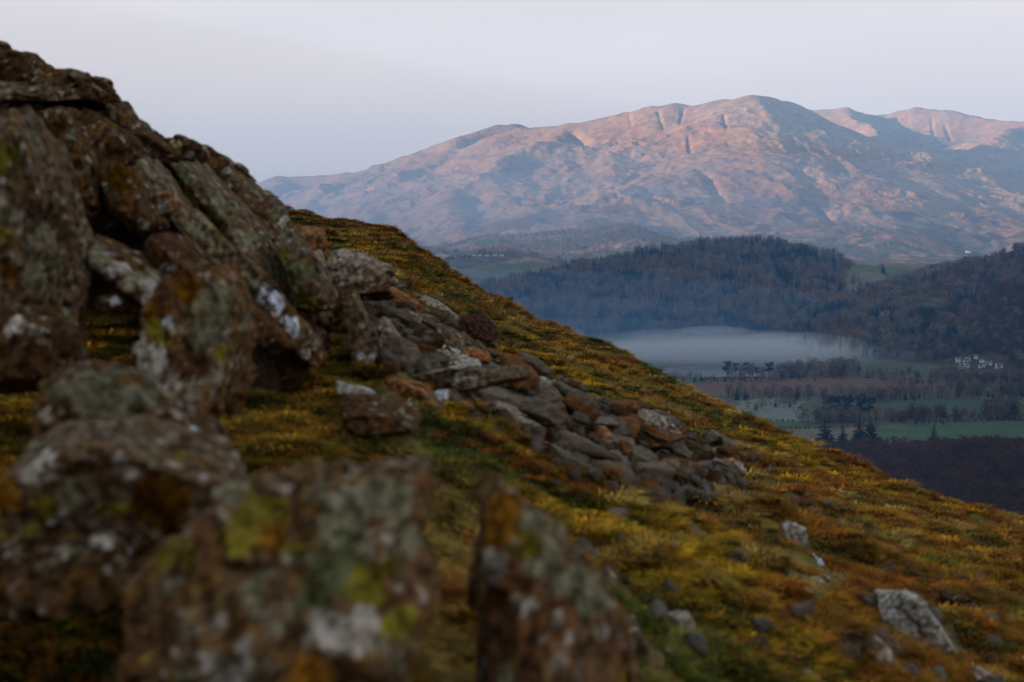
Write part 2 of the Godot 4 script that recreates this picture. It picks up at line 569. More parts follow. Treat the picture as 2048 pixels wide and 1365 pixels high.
func build_valley() -> void:
	var spec := [
		[[[1745, 884], [1745, 858], [1850, 850], [2000, 850], [2200, 862], [2200, 884]], Color(0.090, 0.136, 0.066)],
		[[[1560, 858], [1745, 862], [1745, 882], [1560, 882]], Color(0.187, 0.148, 0.101)],
		[[[1450, 842], [1480, 800], [1600, 795], [1640, 845]], Color(0.187, 0.203, 0.156)],
		[[[1640, 845], [1700, 800], [1960, 798], [2150, 800], [2150, 836], [1900, 838]], Color(0.078, 0.105, 0.058)],
		[[[1380, 780], [1420, 762], [1700, 752], [1880, 758], [1900, 778], [1650, 792], [1420, 796]], Color(0.156, 0.090, 0.058)],
		[[[1660, 798], [1690, 783], [1860, 780], [1930, 794]], Color(0.133, 0.117, 0.078)],
		[[[1650, 690], [1700, 676], [1780, 672], [1760, 692]], Color(0.109, 0.125, 0.062)],
		[[[1680, 750], [1720, 722], [1900, 715], [1940, 745], [1800, 756]], Color(0.101, 0.113, 0.062)],
	]
	for s in spec:
		var poly := PackedVector2Array()
		for p in s[0]:
			var q := floor_at(p[0], p[1])
			poly.append(Vector2(q.x, q.z))
		fields.append([poly, s[1]])
	# valley floor and middle hills in view
	var nc := 620
	var nr := 330
	var pts := PackedVector3Array()
	var cols := PackedColorArray()
	pts.resize(nc * nr)
	cols.resize(nc * nr)
	for r in nr:
		var d := 420.0 * pow(3340.0 / 420.0, float(r) / (nr - 1))
		for c in nc:
			var u := -0.46 + 0.92 * c / (nc - 1.0)
			var x := u * d
			pts[r * nc + c] = Vector3(x, valley(x, -d), -d)
			cols[r * nc + c] = valley_colour(x, -d)
	var o := put(sheet(pts, cols, nr, nc), "valley_ground", M.field)
	tag(o, "valley floor of frosty pastures and brown bracken below the wooded hill", "ground", "", "structure")
	# lake
	var lake := [[1290, 744], [1340, 737], [1400, 735], [1460, 737], [1520, 744], [1580, 748], [1625, 752], [1600, 756], [1550, 757], [1500, 755], [1440, 756], [1380, 758], [1320, 752]]
	var st := SurfaceTool.new()
	st.begin(Mesh.PRIMITIVE_TRIANGLES)
	var mid := floor_at(1470, 745)
	for i in lake.size():
		var p := floor_at(lake[i][0], lake[i][1])
		var q := floor_at(lake[(i + 1) % lake.size()][0], lake[(i + 1) % lake.size()][1])
		for v in [mid, p, q]:
			st.set_normal(Vector3.UP)
			st.add_vertex(Vector3(v.x, FLOOR + 0.9, v.z))
	o = put(st.commit(), "lake", M.water)
	tag(o, "pale still lake on the valley floor under the mist", "lake", "", "structure")
	# the fells that stand round the rest of the place: on the left they keep the low sun off the valley
	var ring := [[-62, 1.0], [62, 1.0]]
	nc = 150
	nr = 90
	pts.resize(nc * nr)
	cols.resize(nc * nr)
	for r in nr:
		var d := 1.0 * pow(4600.0 / 1.0, float(r) / (nr - 1))
		for c in nc:
			var a := deg_to_rad(24.7 + (360.0 - 49.4) * c / (nc - 1.0))    # all round, but for the view
			var dd := d / maxf(cos(a), 0.4) if cos(a) > 0.4 else d * 2.5
			dd = d
			var x := sin(a) * dd
			var z := -cos(a) * dd
			pts[r * nc + c] = Vector3(x, surround(x, z), z)
			var b := n_a.get_noise_2d(x / 200.0, z / 200.0)
			cols[r * nc + c] = Color(0.16, 0.12, 0.05).lerp(Color(0.09, 0.09, 0.035), smoothstep(-0.2, 0.2, b))
	o = put(sheet(pts, cols, nr, nc), "surrounding_fells", M.field)
	tag(o, "brown fellside rising beside and behind the viewpoint", "hill", "", "structure")

func surround(x: float, z: float) -> float:
	var r := sqrt(x * x + z * z)
	var s := x / maxf(r, 0.01)
	var f := -z / maxf(r, 0.01)
	# near: the tilted hillside goes on; it climbs on the left and falls to the valley on the right
	var near := EYE.y - 1.9 - 0.42 * s * r - 0.02 * f * r
	if s < 0.0: near = EYE.y - 1.9 + 230.0 * (1.0 - exp(0.42 * s * r / 230.0)) - 0.02 * f * r
	near = near if s < 0.0 else maxf(near, FLOOR)
	# far on the left: a long high fell
	var far := FLOOR
	var p := Vector2(x, z)
	var line := [Vector3(-450, 400, 700), Vector3(-700, 440, -500), Vector3(-1250, 690, -1900), Vector3(-1900, 690, -2500), Vector3(-2900, 420, -3300)]
	for i in line.size() - 1:
		var a: Vector3 = line[i]
		var b: Vector3 = line[i + 1]
		var e := Vector2(b.x - a.x, b.z - a.z)
		var t := clampf((p - Vector2(a.x, a.z)).dot(e) / e.length_squared(), 0.0, 1.0)
		var q := (p - Vector2(a.x, a.z) - e * t).length()
		far = maxf(far, lerpf(a.y, b.y, t) - 420.0 * (1.0 - exp(-q / 750.0)))
	far += n_a.get_noise_2d(x / 500.0, z / 500.0) * 25.0
	var k := smoothstep(60.0, 700.0, r)
	return lerpf(near, maxf(far, FLOOR), k) + n_a.get_noise_2d(x / 40.0, z / 40.0) * minf(r * 0.01, 2.0) - 0.4

func valley(x: float, z: float) -> float:
	var h := land(x, z)
	var d := -z
	var px := 1024.0 + LENS * x / d
	# the near hill comes down into the valley
	var drop := hill_plain(px, d)
	var rise := smoothstep(FLOOR + 1.0, FLOOR + 30.0, h)
	h += n_a.get_noise_2d(x / 130.0, z / 130.0) * (1.2 + 9.0 * rise)
	# the pasture in front swells a little
	var q := Vector2(x - 470.0, (z + 1300.0) * 1.6).length()
	h += 7.0 * exp(-q * q / 22000.0)
	return maxf(h, drop)

func valley_colour(x: float, z: float) -> Color:
	var a := n_a.get_noise_2d(x / 160.0, z / 160.0)
	var b := n_a.get_noise_2d(x / 30.0 + 8.0, z / 30.0)
	var o := Color(0.14, 0.125, 0.075).lerp(Color(0.10, 0.115, 0.06), smoothstep(-0.15, 0.15, a))
	var p := Vector2(x, z)
	if -z < 2400.0:
		for f in fields:
			if Geometry2D.is_point_in_polygon(p + Vector2(a, b) * 6.0, f[0]):
				o = f[1]
				break
	elif -z > 2950.0 or (-z > 2580.0 and x / -z * LENS > 666.0):
		o = Color(0.19, 0.16, 0.085).lerp(Color(0.13, 0.145, 0.065), smoothstep(-0.1, 0.1, a))
	else:
		o = Color(0.075, 0.055, 0.04)
	var px := 1024.0 + LENS * x / -z
	if -z > 1900.0 and -z < 2960.0 and land(x, z) > FLOOR + 5.0 and not (px > 1690.0 and -z > 2580.0): o = Color(0.075, 0.05, 0.035).lerp(Color(0.10, 0.075, 0.04), smoothstep(0.0, 0.2, b))
	if px > 1900.0 and -z > 1750.0 and -z < 2620.0: o = Color(0.075, 0.05, 0.035).lerp(Color(0.10, 0.06, 0.035), smoothstep(0.0, 0.2, b))
	return o * (1.0 + b * 0.25)

func build_mist() -> void:
	# a low bank of mist over the lake: billows, each thinning outwards in nested layers
	var r := RandomNumberGenerator.new()
	r.seed = 77
	var thin := []
	for v in [0.0009, 0.0019, 0.0044, 0.0075, 0.010]:
		var fm := FogMaterial.new()
		fm.density = v
		fm.albedo = Color(0.98, 0.985, 1.0)
		thin.append(fm)
	for i in 13:
		var k := i / 12.0
		var px := lerpf(1262.0, 1800.0, k) + r.randf_range(-18, 18)
		var d := r.randf_range(2000, 2150)
		var full := Vector3(r.randf_range(140, 230), r.randf_range(20, 36) * (1.0 - 0.25 * k), r.randf_range(130, 220))
		var where := Vector3((px - 1024.0) / LENS * d, FLOOR + 6.0 + r.randf_range(-2, 6), -d)
		for s in 5: mist(where + Vector3(r.randf_range(-30, 30), r.randf_range(-2, 3), 0) * [1.0, 0.7, 0.4, 0.2, 0.0][s], full * [1.75, 1.35, 1.0, 0.72, 0.46][s], thin[s])
	# wisps that rise off its top and drift among the trees
	for i in 14:
		var px := r.randf_range(1130, 1700)
		var d := r.randf_range(2080, 2260)
		mist(Vector3((px - 1024.0) / LENS * d, FLOOR + r.randf_range(18, 36), -d), Vector3(r.randf_range(60, 170), r.randf_range(7, 16), r.randf_range(60, 140)), thin[r.randi_range(1, 2)])
	# blue morning haze that fills the far valley on the left and hangs about the foot of the wooded hill
	for h in [[-500, 140, -4500, 5600, 760, 2800, 0.00014], [-700, 130, -4400, 4400, 600, 2200, 0.00015], [-900, 120, -4300, 3400, 460, 1700, 0.00017], [-100, 80, -2450, 1500, 190, 900, 0.00034], [-50, 70, -2350, 1150, 130, 640, 0.0004], [60, 60, -2250, 900, 80, 420, 0.0006]]:
		var hm := FogMaterial.new()
		hm.density = h[6]
		hm.albedo = Color(0.62, 0.80, 1.0)
		var f := FogVolume.new()
		f.name = numbered("valley_haze")
		f.shape = RenderingServer.FOG_VOLUME_SHAPE_ELLIPSOID
		f.size = Vector3(h[3], h[4], h[5])
		f.position = Vector3(h[0], h[1], h[2])
		f.material = hm
		add_child(f)
		tag(f, "thin blue haze filling the far valley before the mountain", "haze", "morning haze in the valley", "stuff")

func mist(where: Vector3, size: Vector3, m: FogMaterial) -> void:
	var f := FogVolume.new()
	f.name = numbered("mist_bank")
	f.shape = RenderingServer.FOG_VOLUME_SHAPE_ELLIPSOID
	f.size = size
	f.position = where
	f.material = m
	add_child(f)
	tag(f, "white bank of mist lying low over the lake", "mist", "mist over the lake", "stuff")

# ------------------------------------------------------------------ the near hillside
func build_hillside() -> void:
	lay_out_piles()
	var nc := 460
	var nr := 330
	var pts := PackedVector3Array()
	var cols := PackedColorArray()
	pts.resize(nc * nr)
	cols.resize(nc * nr)
	for r in nr:
		var d := 1.2 * pow(450.0 / 1.2, pow(float(r) / (nr - 1), 1.25))
		for c in nc:
			var px := lerpf(-420.0, 2470.0, c / (nc - 1.0))
			var x := (px - 1024.0) / LENS * d
			pts[r * nc + c] = Vector3(x, hill(px, d) + bumps(x, -d, d), -d)
			cols[r * nc + c] = soil_colour(x, -d)
	var o := put(sheet(pts, cols, nr, nc), "hillside", M.turf)
	tag(o, "steep turf hillside of moss and dead grass falling to the right", "hillside", "", "structure")

# bare soil, moss and thatch between the tufts
func soil_colour(x: float, z: float) -> Color:
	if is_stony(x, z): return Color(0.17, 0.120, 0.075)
	var m := n_a.get_noise_2d(x * 1.7 + 12.0, z * 1.7)
	if m > 0.12: return Color(0.165, 0.140, 0.030)
	return Color(0.215, 0.135, 0.050) if m > -0.1 else Color(0.170, 0.112, 0.058)

const GOLD := Color(0.40, 0.205, 0.010)
const OLIVE := Color(0.155, 0.125, 0.010)
const MOSS := Color(0.072, 0.092, 0.012)
const RUST := Color(0.29, 0.090, 0.010)
const STRAW := Color(0.31, 0.185, 0.04)
const PEAT := Color(0.050, 0.028, 0.011)

var stony := []   # ground bare of turf under the stone piles, as outlines on the plan

func lay_out_piles() -> void:
	for a in PILES:
		var poly := PackedVector2Array()
		for p in a[0]:
			var d := hit(p[0], p[1])
			poly.append(Vector2((p[0] - 1024.0) / LENS * d, -d))
		stony.append(poly)

func is_stony(x: float, z: float) -> bool:
	if z < -18.0 or z > -5.0: return false
	for s in stony:
		if Geometry2D.is_point_in_polygon(Vector2(x, z), s): return true
	return false

# what grows where: patches with their own outlines
func turf_colour(x: float, z: float, px: float) -> Color:
	var a := n_a.get_noise_2d(x * 0.42, z * 0.42)
	var b := n_a.get_noise_2d(x * 1.5 + 30.0, z * 1.1)
	var c := n_b.get_noise_2d(x * 0.25 + 90.0, z * 0.25)
	var o := OLIVE
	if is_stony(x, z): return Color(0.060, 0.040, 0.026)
	if a + b * 0.5 > 0.16: o = GOLD
	if a * 0.8 - b * 0.4 < -0.17: o = MOSS
	if b + c * 0.4 > 0.24: o = RUST
	if b < -0.27: o = PEAT
	if n_c.get_noise_2d(x * 2.3, z * 2.3 + 17.0) > 0.62 and c > -0.1: o = STRAW
	if n_c.get_noise_2d(x * 3.3 + 5.0, z * 3.3) > 0.45: o = o.lerp(PEAT, 0.7)
	if px > 1500.0 and n_a.get_noise_2d(x * 0.5 + 70.0, z * 0.5) > 0.10 - (px - 1500.0) * 0.0004: o = o.lerp(RUST, 0.55)
	return o

# ------------------------------------------------------------------ trees
func tri(st: SurfaceTool, a: Vector3, b: Vector3, c: Vector3, n: Vector3, k: Color) -> void:
	if (c - a).cross(b - a).dot(n) < 0.0:
		var swap := b
		b = c
		c = swap
	st.set_color(k)
	st.set_normal(n)
	st.add_vertex(a)
	st.set_color(k)
	st.set_normal(n)
	st.add_vertex(b)
	st.set_color(k)
	st.set_normal(n)
	st.add_vertex(c)

func limb(st: SurfaceTool, a: Vector3, b: Vector3, ra: float, rb: float, k: Color, sides := 5) -> void:
	var w := (b - a).normalized()
	var u := w.cross(Vector3(0.3, 0.1, 0.9)).normalized()
	var v := w.cross(u)
	for i in sides:
		var p := TAU * i / sides
		var q := TAU * (i + 1) / sides
		var d0 := u * cos(p) + v * sin(p)
		var d1 := u * cos(q) + v * sin(q)
		var n := (d0 + d1).normalized()
		tri(st, a + d0 * ra, a + d1 * ra, b + d0 * rb, n, k)
		tri(st, a + d1 * ra, b + d1 * rb, b + d0 * rb, n, k)

func new_st() -> SurfaceTool:
	var st := SurfaceTool.new()
	st.begin(Mesh.PRIMITIVE_TRIANGLES)
	return st

func rand_dir(r: RandomNumberGenerator) -> Vector3:
	var z := r.randf_range(-1, 1)
	var a := r.randf_range(0, TAU)
	var q := sqrt(1.0 - z * z)
	return Vector3(q * cos(a), z, q * sin(a))

# a bare broadleaved tree one unit tall: trunk with limbs, and a crown of fine twigs in uneven bunches
func bare_tree(seed_: int, wide: float) -> Array:
	var r := RandomNumberGenerator.new()
	r.seed = seed_
	var tr := new_st()
	var cr := new_st()
	var bark := Color(0.75, 0.7, 0.65)
	limb(tr, Vector3(0, -0.05, 0), Vector3(0.01, 0.34, 0), 0.026, 0.016, bark)
	limb(tr, Vector3(0.01, 0.34, 0), Vector3(0.0, 0.72, 0.01), 0.016, 0.006, bark)
	var bunches := []
	for i in 13:
		var a := i * 2.399 + r.randf_range(-0.4, 0.4)
		var h := lerpf(0.2, 0.92, (i + r.randf()) / 13.0)
		var q := wide * sqrt(maxf(0.05, 1.0 - pow((h - 0.52) / 0.5, 2.0))) * r.randf_range(0.35, 0.85)
		var p := Vector3(cos(a) * q, h, sin(a) * q)
		bunches.append(p)
		limb(tr, Vector3(0, clampf(h - 0.3, 0.18, 0.6), 0), p, 0.009, 0.003, bark, 3)
	for p: Vector3 in bunches:
		var size := r.randf_range(0.10, 0.17)
		var tint := r.randf_range(0.75, 1.15)
		for j in 34:
			var o := rand_dir(r)
			var s := p + o * size * pow(r.randf(), 0.45) * Vector3(1.0, 0.85, 1.0)
			var t := (o + Vector3(0, 0.55, 0) + rand_dir(r) * 0.6).normalized()
			var w := t.cross(rand_dir(r)).normalized() * r.randf_range(0.010, 0.022)
			var l := r.randf_range(0.05, 0.11)
			tri(cr, s - w, s + w, s + t * l, (t.cross(w)).normalized(), Color(tint, tint, tint))
	return [tr.commit(), cr.commit()]

# a conifer one unit tall: FULL 1 for a dense spruce, less for a bare larch
func conifer(seed_: int, wide: float, full: float) -> Array:
	var r := RandomNumberGenerator.new()
	r.seed = seed_
	var tr := new_st()
	var cr := new_st()
	limb(tr, Vector3(0, -0.05, 0), Vector3(0, 0.97, 0), 0.02, 0.003, Color(0.7, 0.6, 0.5))
	var tiers := 17
	for i in tiers:
		var k := i / (tiers - 1.0)
		var y := lerpf(0.10, 0.95, k)
		var reach := wide * pow(1.0 - k * 0.97, 0.8) * r.randf_range(0.75, 1.15)
		var nb := int(lerpf(11.0, 5.0, k))
		var turn := r.randf_range(0, TAU)
		for j in nb:
			if r.randf() > 0.55 + 0.45 * full: continue
			var a := turn + TAU * j / nb + r.randf_range(-0.25, 0.25)
			var o := Vector3(cos(a), 0, sin(a))
			var side := Vector3(-sin(a), 0, cos(a))
			var l := reach * r.randf_range(0.7, 1.15)
			var tip := Vector3(0, y - l * 0.28, 0) + o * l
			var w := l * lerpf(0.10, 0.34, full)
			var root := Vector3(0, y + 0.02, 0)
			var mid := root.lerp(tip, 0.55) + Vector3(0, 0.012, 0)
			var g := r.randf_range(0.75, 1.2)
			var c := Color(g, g, g)
			tri(cr, root, mid + side * w, tip, Vector3(o.x * 0.4, 0.9, o.z * 0.4).normalized(), c)
			tri(cr, root, tip, mid - side * w, Vector3(o.x * 0.4, 0.9, o.z * 0.4).normalized(), c)
			# hanging twigs below the branch
			for s in [-1.0, 1.0]:
				var q: Vector3 = mid + side * w * 0.6 * s
				tri(cr, q, tip, q + Vector3(0, -l * 0.22, 0) + o * l * 0.12, (side * s + o * 0.3).normalized(), c.darkened(0.1))
	return [tr.commit(), cr.commit()]

# a Scots-type pine: tall bare stem, flat-topped crown in clumps
func pine(seed_: int) -> Array:
	var r := RandomNumberGenerator.new()
	r.seed = seed_
	var tr := new_st()
	var cr := new_st()
	var bark := Color(0.95, 0.7, 0.55)
	limb(tr, Vector3(0, -0.05, 0), Vector3(0.02, 0.9, 0), 0.022, 0.008, bark)
	for i in 11:
		var a := i * 2.4
		var h := r.randf_range(0.5, 0.97)
		var q := 0.20 * (1.15 - absf(h - 0.72) * 1.6) * r.randf_range(0.4, 1.0)
		var p := Vector3(cos(a) * q, h, sin(a) * q)
		limb(tr, Vector3(0.01, h - 0.1, 0), p, 0.008, 0.003, bark, 3)
		for j in 40:
			var o := rand_dir(r)
			var s := p + o * 0.085 * pow(r.randf(), 0.4) * Vector3(1.2, 0.6, 1.2)
			var t := (o + rand_dir(r) * 0.7).normalized()
			var w := t.cross(rand_dir(r)).normalized() * 0.022
			var g := r.randf_range(0.75, 1.2)
			tri(cr, s - w, s + w, s + t * 0.06, t.cross(w).normalized(), Color(g, g, g))
	return [tr.commit(), cr.commit()]

func joined(pair: Array, trunk: Color, crown: Color) -> ArrayMesh:
	var st := new_st()
	for k in 2:
		var tint: Color = trunk if k == 0 else crown
		var a: Array = pair[k].surface_get_arrays(0)
		var v: PackedVector3Array = a[Mesh.ARRAY_VERTEX]
		var n: PackedVector3Array = a[Mesh.ARRAY_NORMAL]
		var c: PackedColorArray = a[Mesh.ARRAY_COLOR]
		for i in v.size():
			st.set_color(c[i] * tint)
			st.set_normal(n[i])
			st.add_vertex(v[i])
	return st.commit()

func leaf_mat(called: String, k: Color) -> StandardMaterial3D:
	var m := StandardMaterial3D.new()
	m.resource_name = called
	m.vertex_color_use_as_albedo = true
	m.albedo_color = k.linear_to_srgb()
	m.roughness = 1.0
	m.metallic_specular = 0.1
	m.cull_mode = BaseMaterial3D.CULL_DISABLED
	return m

const BARK := Color(0.085, 0.068, 0.055)
var kinds := {}

func build_trees() -> void:
	# kinds: shapes, crown colours
	kinds = {
		"bare": {"pairs": [bare_tree(1, 0.34), bare_tree(2, 0.42), bare_tree(3, 0.30), bare_tree(4, 0.38)], "crowns": [Color(0.21, 0.165, 0.10), Color(0.30, 0.235, 0.15), Color(0.13, 0.11, 0.075), Color(0.25, 0.165, 0.085)]},
		"larch": {"pairs": [conifer(5, 0.19, 0.30), conifer(6, 0.16, 0.35)], "crowns": [Color(0.36, 0.20, 0.10), Color(0.28, 0.17, 0.09)]},
		"spruce": {"pairs": [conifer(7, 0.22, 1.0), conifer(8, 0.17, 1.0), conifer(9, 0.26, 0.9)], "crowns": [Color(0.020, 0.036, 0.024), Color(0.024, 0.040, 0.028)]},
		"dusk": {"pairs": [], "crowns": [Color(0.125, 0.058, 0.028), Color(0.155, 0.072, 0.034), Color(0.090, 0.050, 0.028)]},  # bare trees again, shade over the near wood put into darker crowns
		"pine": {"pairs": [pine(10), pine(11)], "crowns": [Color(0.026, 0.040, 0.028)]},
	}
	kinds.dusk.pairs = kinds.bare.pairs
	for k in kinds:
		kinds[k].trunk_mat = leaf_mat("bark_" + k, BARK)
		kinds[k].mats = []
		for c in kinds[k].crowns: kinds[k].mats.append(leaf_mat("crown_" + k, c))
		kinds[k].whole = []
		for p in kinds[k].pairs: kinds[k].whole.append(joined(p, BARK / Color(0.1, 0.1, 0.1), Color(1, 1, 1)))
	var r := RandomNumberGenerator.new()
	r.seed = 4242
	var list := []   # [kind, x, z, height, where]
	# trees one can pick out
	for t in [
		["spruce", 1655, 905, 1180, 33, "tall dark spruce with open branches beside the pale track"], ["spruce", 1692, 905, 1190, 26, "small dense spruce between the two tall firs"],
		["spruce", 1725, 900, 1185, 35, "broad black spruce standing tallest before the green field"], ["spruce", 1748, 905, 1175, 33, "ragged spruce at the left corner of the green field"],
		["spruce", 1876, 897, 1170, 27, "lone dark spruce standing in front of the green field"],
	]:
		list.append([t[0], (t[1] - 1024.0) / LENS * t[3], -float(t[3]), t[4], t[5], 2])
	for q in [[1800, 846, 9, 26, 9, 15], [1850, 842, 6, 16, 8, 13], [2010, 846, 16, 44, 14, 22], [1700, 848, 7, 30, 8, 14], [1590, 800, 8, 22, 8, 13], [1930, 838, 7, 22, 8, 12], [1760, 800, 9, 30, 8, 15], [1905, 762, 12, 34, 10, 16], [1560, 760, 7, 18, 8, 12], [1985, 770, 14, 50, 10, 17]]:
		for i in q[2]:
			var p := floor_at(q[0] + r.randfn(0.0, q[3] * 0.5), q[1] + r.randf_range(-4, 3))
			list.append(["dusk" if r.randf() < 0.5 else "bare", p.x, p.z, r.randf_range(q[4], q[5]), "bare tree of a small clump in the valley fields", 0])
	for i in 9: list.append(["pine", (1650.0 + i * 11.0 + r.randf_range(-4, 4) - 1024.0) / LENS * 1400.0, -1390.0 - r.randf_range(-14, 22), r.randf_range(22, 27), "dark pine in the clump beyond the two firs", 1])
	for i in 16: list.append(["bare", (1600.0 + i * 10.0 + r.randf_range(-8, 8) - 1024.0) / LENS * 1400.0, -1375.0 - r.randf_range(-25, 30), r.randf_range(13, 20), "bare tree among the pines of the clump", 1])
	for i in 14: list.append([["pine", "bare", "bare"][i % 3], (1455.0 + i * 6.5 + r.randf_range(-4, 4) - 1024.0) / LENS * 1800.0, -1795.0 - r.randf_range(-12, 14), r.randf_range(14, 22), "tree of the clump on the lake shore", 1])
	for i in 16: list.append([["bare", "bare", "pine"][i % 3], (1968.0 + i * 9.0 + r.randf_range(-5, 5) - 1024.0) / LENS * 1400.0, -1390.0 - r.randf_range(-20, 20), r.randf_range(16, 23), "dark tree of the clump right of the far pasture", 1])
	for t in [[1156, 2790, 20], [1176, 2800, 24], [1186, 2790, 20], [1210, 2780, 24], [1222, 2800, 26], [1234, 2800, 20], [1145, 2800, 15]]:
		list.append(["spruce", (t[0] - 1024.0) / LENS * t[1], -float(t[1]), t[2], "dark conifer beside the white house on the hill shoulder", 1])
	for i in 16: list.append(["spruce", (1092.0 + (i % 8) * 6.0 + r.randf_range(-3, 3) - 1024.0) / LENS * 2480.0, -2460.0 - r.randf_range(0, 40), r.randf_range(15, 21), "conifer of the blue clump low on the wooded hill", 1])
	for px in [1288, 1300, 1316, 1330, 1344, 1462, 1474, 1500, 1512, 1526, 1548, 1556, 1578, 1604, 1400, 1432]: list.append(["spruce", (px - 1024.0) / LENS * 2860.0, -2860.0 + r.randf_range(-20, 20), r.randf_range(19, 26), "tall dark conifer breaking the skyline of the wooded hill", 1])
	for q in [[1330, 610, 2480], [1480, 590, 2560], [1575, 560, 2650], [1420, 640, 2400], [1500, 520, 2760], [1260, 560, 2620]]:
		for i in 12: list.append(["spruce", (q[0] + r.randf_range(-16, 16) - 1024.0) / LENS * q[2], -q[2] + r.randf_range(-25, 25), r.randf_range(17, 25), "dark conifer of the blocks within the bare wood on the hill", 1])
	# hedgerow and field trees
	var rows := [[1560, 800, 1900, 792, 36, 9, 17], [1400, 765, 1640, 760, 39, 6, 11], [1560, 752, 1700, 752, 46, 9, 18], [1600, 742, 1720, 740, 39, 9, 17], [1700, 800, 2048, 796, 46, 8, 16], [1820, 858, 1960, 846, 14, 7, 14], [1780, 845, 1900, 838, 25, 9, 17], [1660, 757, 1900, 752, 39, 7, 14], [1450, 800, 1560, 796, 18, 8, 16], [1900, 846, 2048, 846, 16, 6, 11], [1500, 822, 1600, 812, 12, 7, 13], [1780, 726, 1920, 716, 28, 9, 16], [1760, 765, 1930, 775, 23, 8, 14], [1300, 690, 1760, 676, 108, 12, 19], [1870, 760, 2048, 770, 46, 12, 18], [1900, 785, 2048, 790, 46, 10, 17], [1290, 765, 1420, 760, 21, 6, 11]]
	for w in rows:
		for i in w[4]:
			var k: float = (i + r.randf_range(-0.45, 0.45)) / w[4]
			var p := floor_at(lerpf(w[0], w[2], k), lerpf(w[1], w[3], k) + r.randf_range(-4, 4))
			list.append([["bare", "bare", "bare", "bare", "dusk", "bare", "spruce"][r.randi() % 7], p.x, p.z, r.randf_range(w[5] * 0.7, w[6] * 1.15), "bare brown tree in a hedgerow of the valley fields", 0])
	# low hedges along the field edges
	for w in [[1745, 884, 1745, 858, 14], [1560, 859, 1745, 859, 40], [1640, 846, 1900, 838, 60], [1450, 842, 1640, 846, 36], [1420, 797, 1650, 793, 50], [1650, 793, 1900, 779, 55], [1690, 783, 1860, 780, 36], [1900, 838, 2100, 836, 46], [1700, 800, 1960, 798, 50], [1400, 763, 1700, 753, 60], [1850, 851, 2060, 851, 44]]:
		for i in w[4]:
			var k: float = (i + r.randf()) / w[4]
			var p := floor_at(lerpf(w[0], w[2], k), lerpf(w[1], w[3], k) + r.randf_range(-0.6, 0.6))
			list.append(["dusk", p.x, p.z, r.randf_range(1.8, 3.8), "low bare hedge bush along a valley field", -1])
	# woods
	scatter(list, r, 2000, 830.0, 1150.0, 1640.0, 2180.0, 8.0, 18.0, "near", "bare tree in the dark wood below the green field")
	scatter(list, r, 10500, 2020.0, 2960.0, 940.0, 1960.0, 13.0, 21.0, "hill", "tree of the wood that covers the middle hill")
	scatter(list, r, 6500, 1500.0, 2700.0, 1720.0, 2180.0, 10.0, 16.0, "right", "tree of the dark wood on the right hill")
	scatter(list, r, 900, 2900.0, 3250.0, 1560.0, 2050.0, 7.0, 12.0, "hill", "tree along the fields behind the middle hill")
	scatter(list, r, 5200, 3400.0, 4250.0, 760.0, 1560.0, 7.0, 12.0, "foot", "tree of the hazy wood at the mountain's foot")
	# the largest that show become things of their own; the rest of each kind is one mass
	var shown := []
	var rest := {}
	for t in list:
		var d: float = -t[2]
		var y := valley(t[1], t[2]) if d < 3330.0 else mountain(t[1], t[2])
		t.append(y)
		var top := seen_at(Vector3(t[1], y + t[3], t[2]))
		var seen: bool = top.x > 0 and top.x < 2048 and top.y < col_of(0, top.x) - 6.0
		t.append(seen)
		t.append((t[3] / d) * (1.0 + t[5]) if seen and t[5] >= 0 else -1.0)
	var order := list.duplicate()
	order.sort_custom(func(a, b): return a[8] > b[8])
	var count := {"dusk": 0, "bare": 0, "larch": 0, "spruce": 0, "pine": 0}
	var most := {"dusk": 180, "bare": 120, "larch": 120, "spruce": 160, "pine": 60}
	var protos := {}
	for t in order:
		var kind: String = t[0]
		var v := r.randi() % 100
		var where := Vector3(t[1], t[6] - 0.2, t[2])
		var turn := r.randf_range(0, TAU)
		var fat := r.randf_range(0.85, 1.25) * (1.5 if t[5] == 2 else 1.0)
		if t[8] > 0.0 and count[kind] < most[kind]:
			count[kind] += 1
			var K: Dictionary = kinds[kind]
			var which := "%s_%d_%d" % [kind, v % K.pairs.size(), v % K.mats.size()]
			var o: Node3D
			var named: String = {"dusk": "bare_tree", "bare": "bare_tree", "larch": "larch_tree", "spruce": "spruce_tree", "pine": "pine_tree"}[kind]
			if protos.has(which):
				o = protos[which].duplicate()
				o.name = numbered(named)
				add_child(o)
			else:
				o = base(named, where)
				put(K.pairs[v % K.pairs.size()][0], "trunk", K.trunk_mat, o)
				put(K.pairs[v % K.pairs.size()][1], "crown", K.mats[v % K.mats.size()], o)
				protos[which] = o
			o.position = where
			o.rotation.y = turn
			o.scale = Vector3(t[3] * fat, t[3], t[3] * fat)
			var label: String = t[4]
			if kind == "larch": label = label.replace("tree", "russet larch")
			elif kind == "spruce" and t[5] == 0: label = label.replace("bare tree", "tree").replace("tree", "dark spruce")
			tag(o, label, "tree", "" if t[5] == 2 else label + "s")
		else:
			var key := "%s_%d" % [kind, v % kinds[kind].pairs.size()]
			if not rest.has(key): rest[key] = []
			var c: Color = kinds[kind].crowns[v % kinds[kind].crowns.size()]
			rest[key].append([Transform3D(Basis(Vector3.UP, turn).scaled(Vector3(t[3] * fat, t[3], t[3] * fat)), where), c * r.randf_range(0.8, 1.2)])
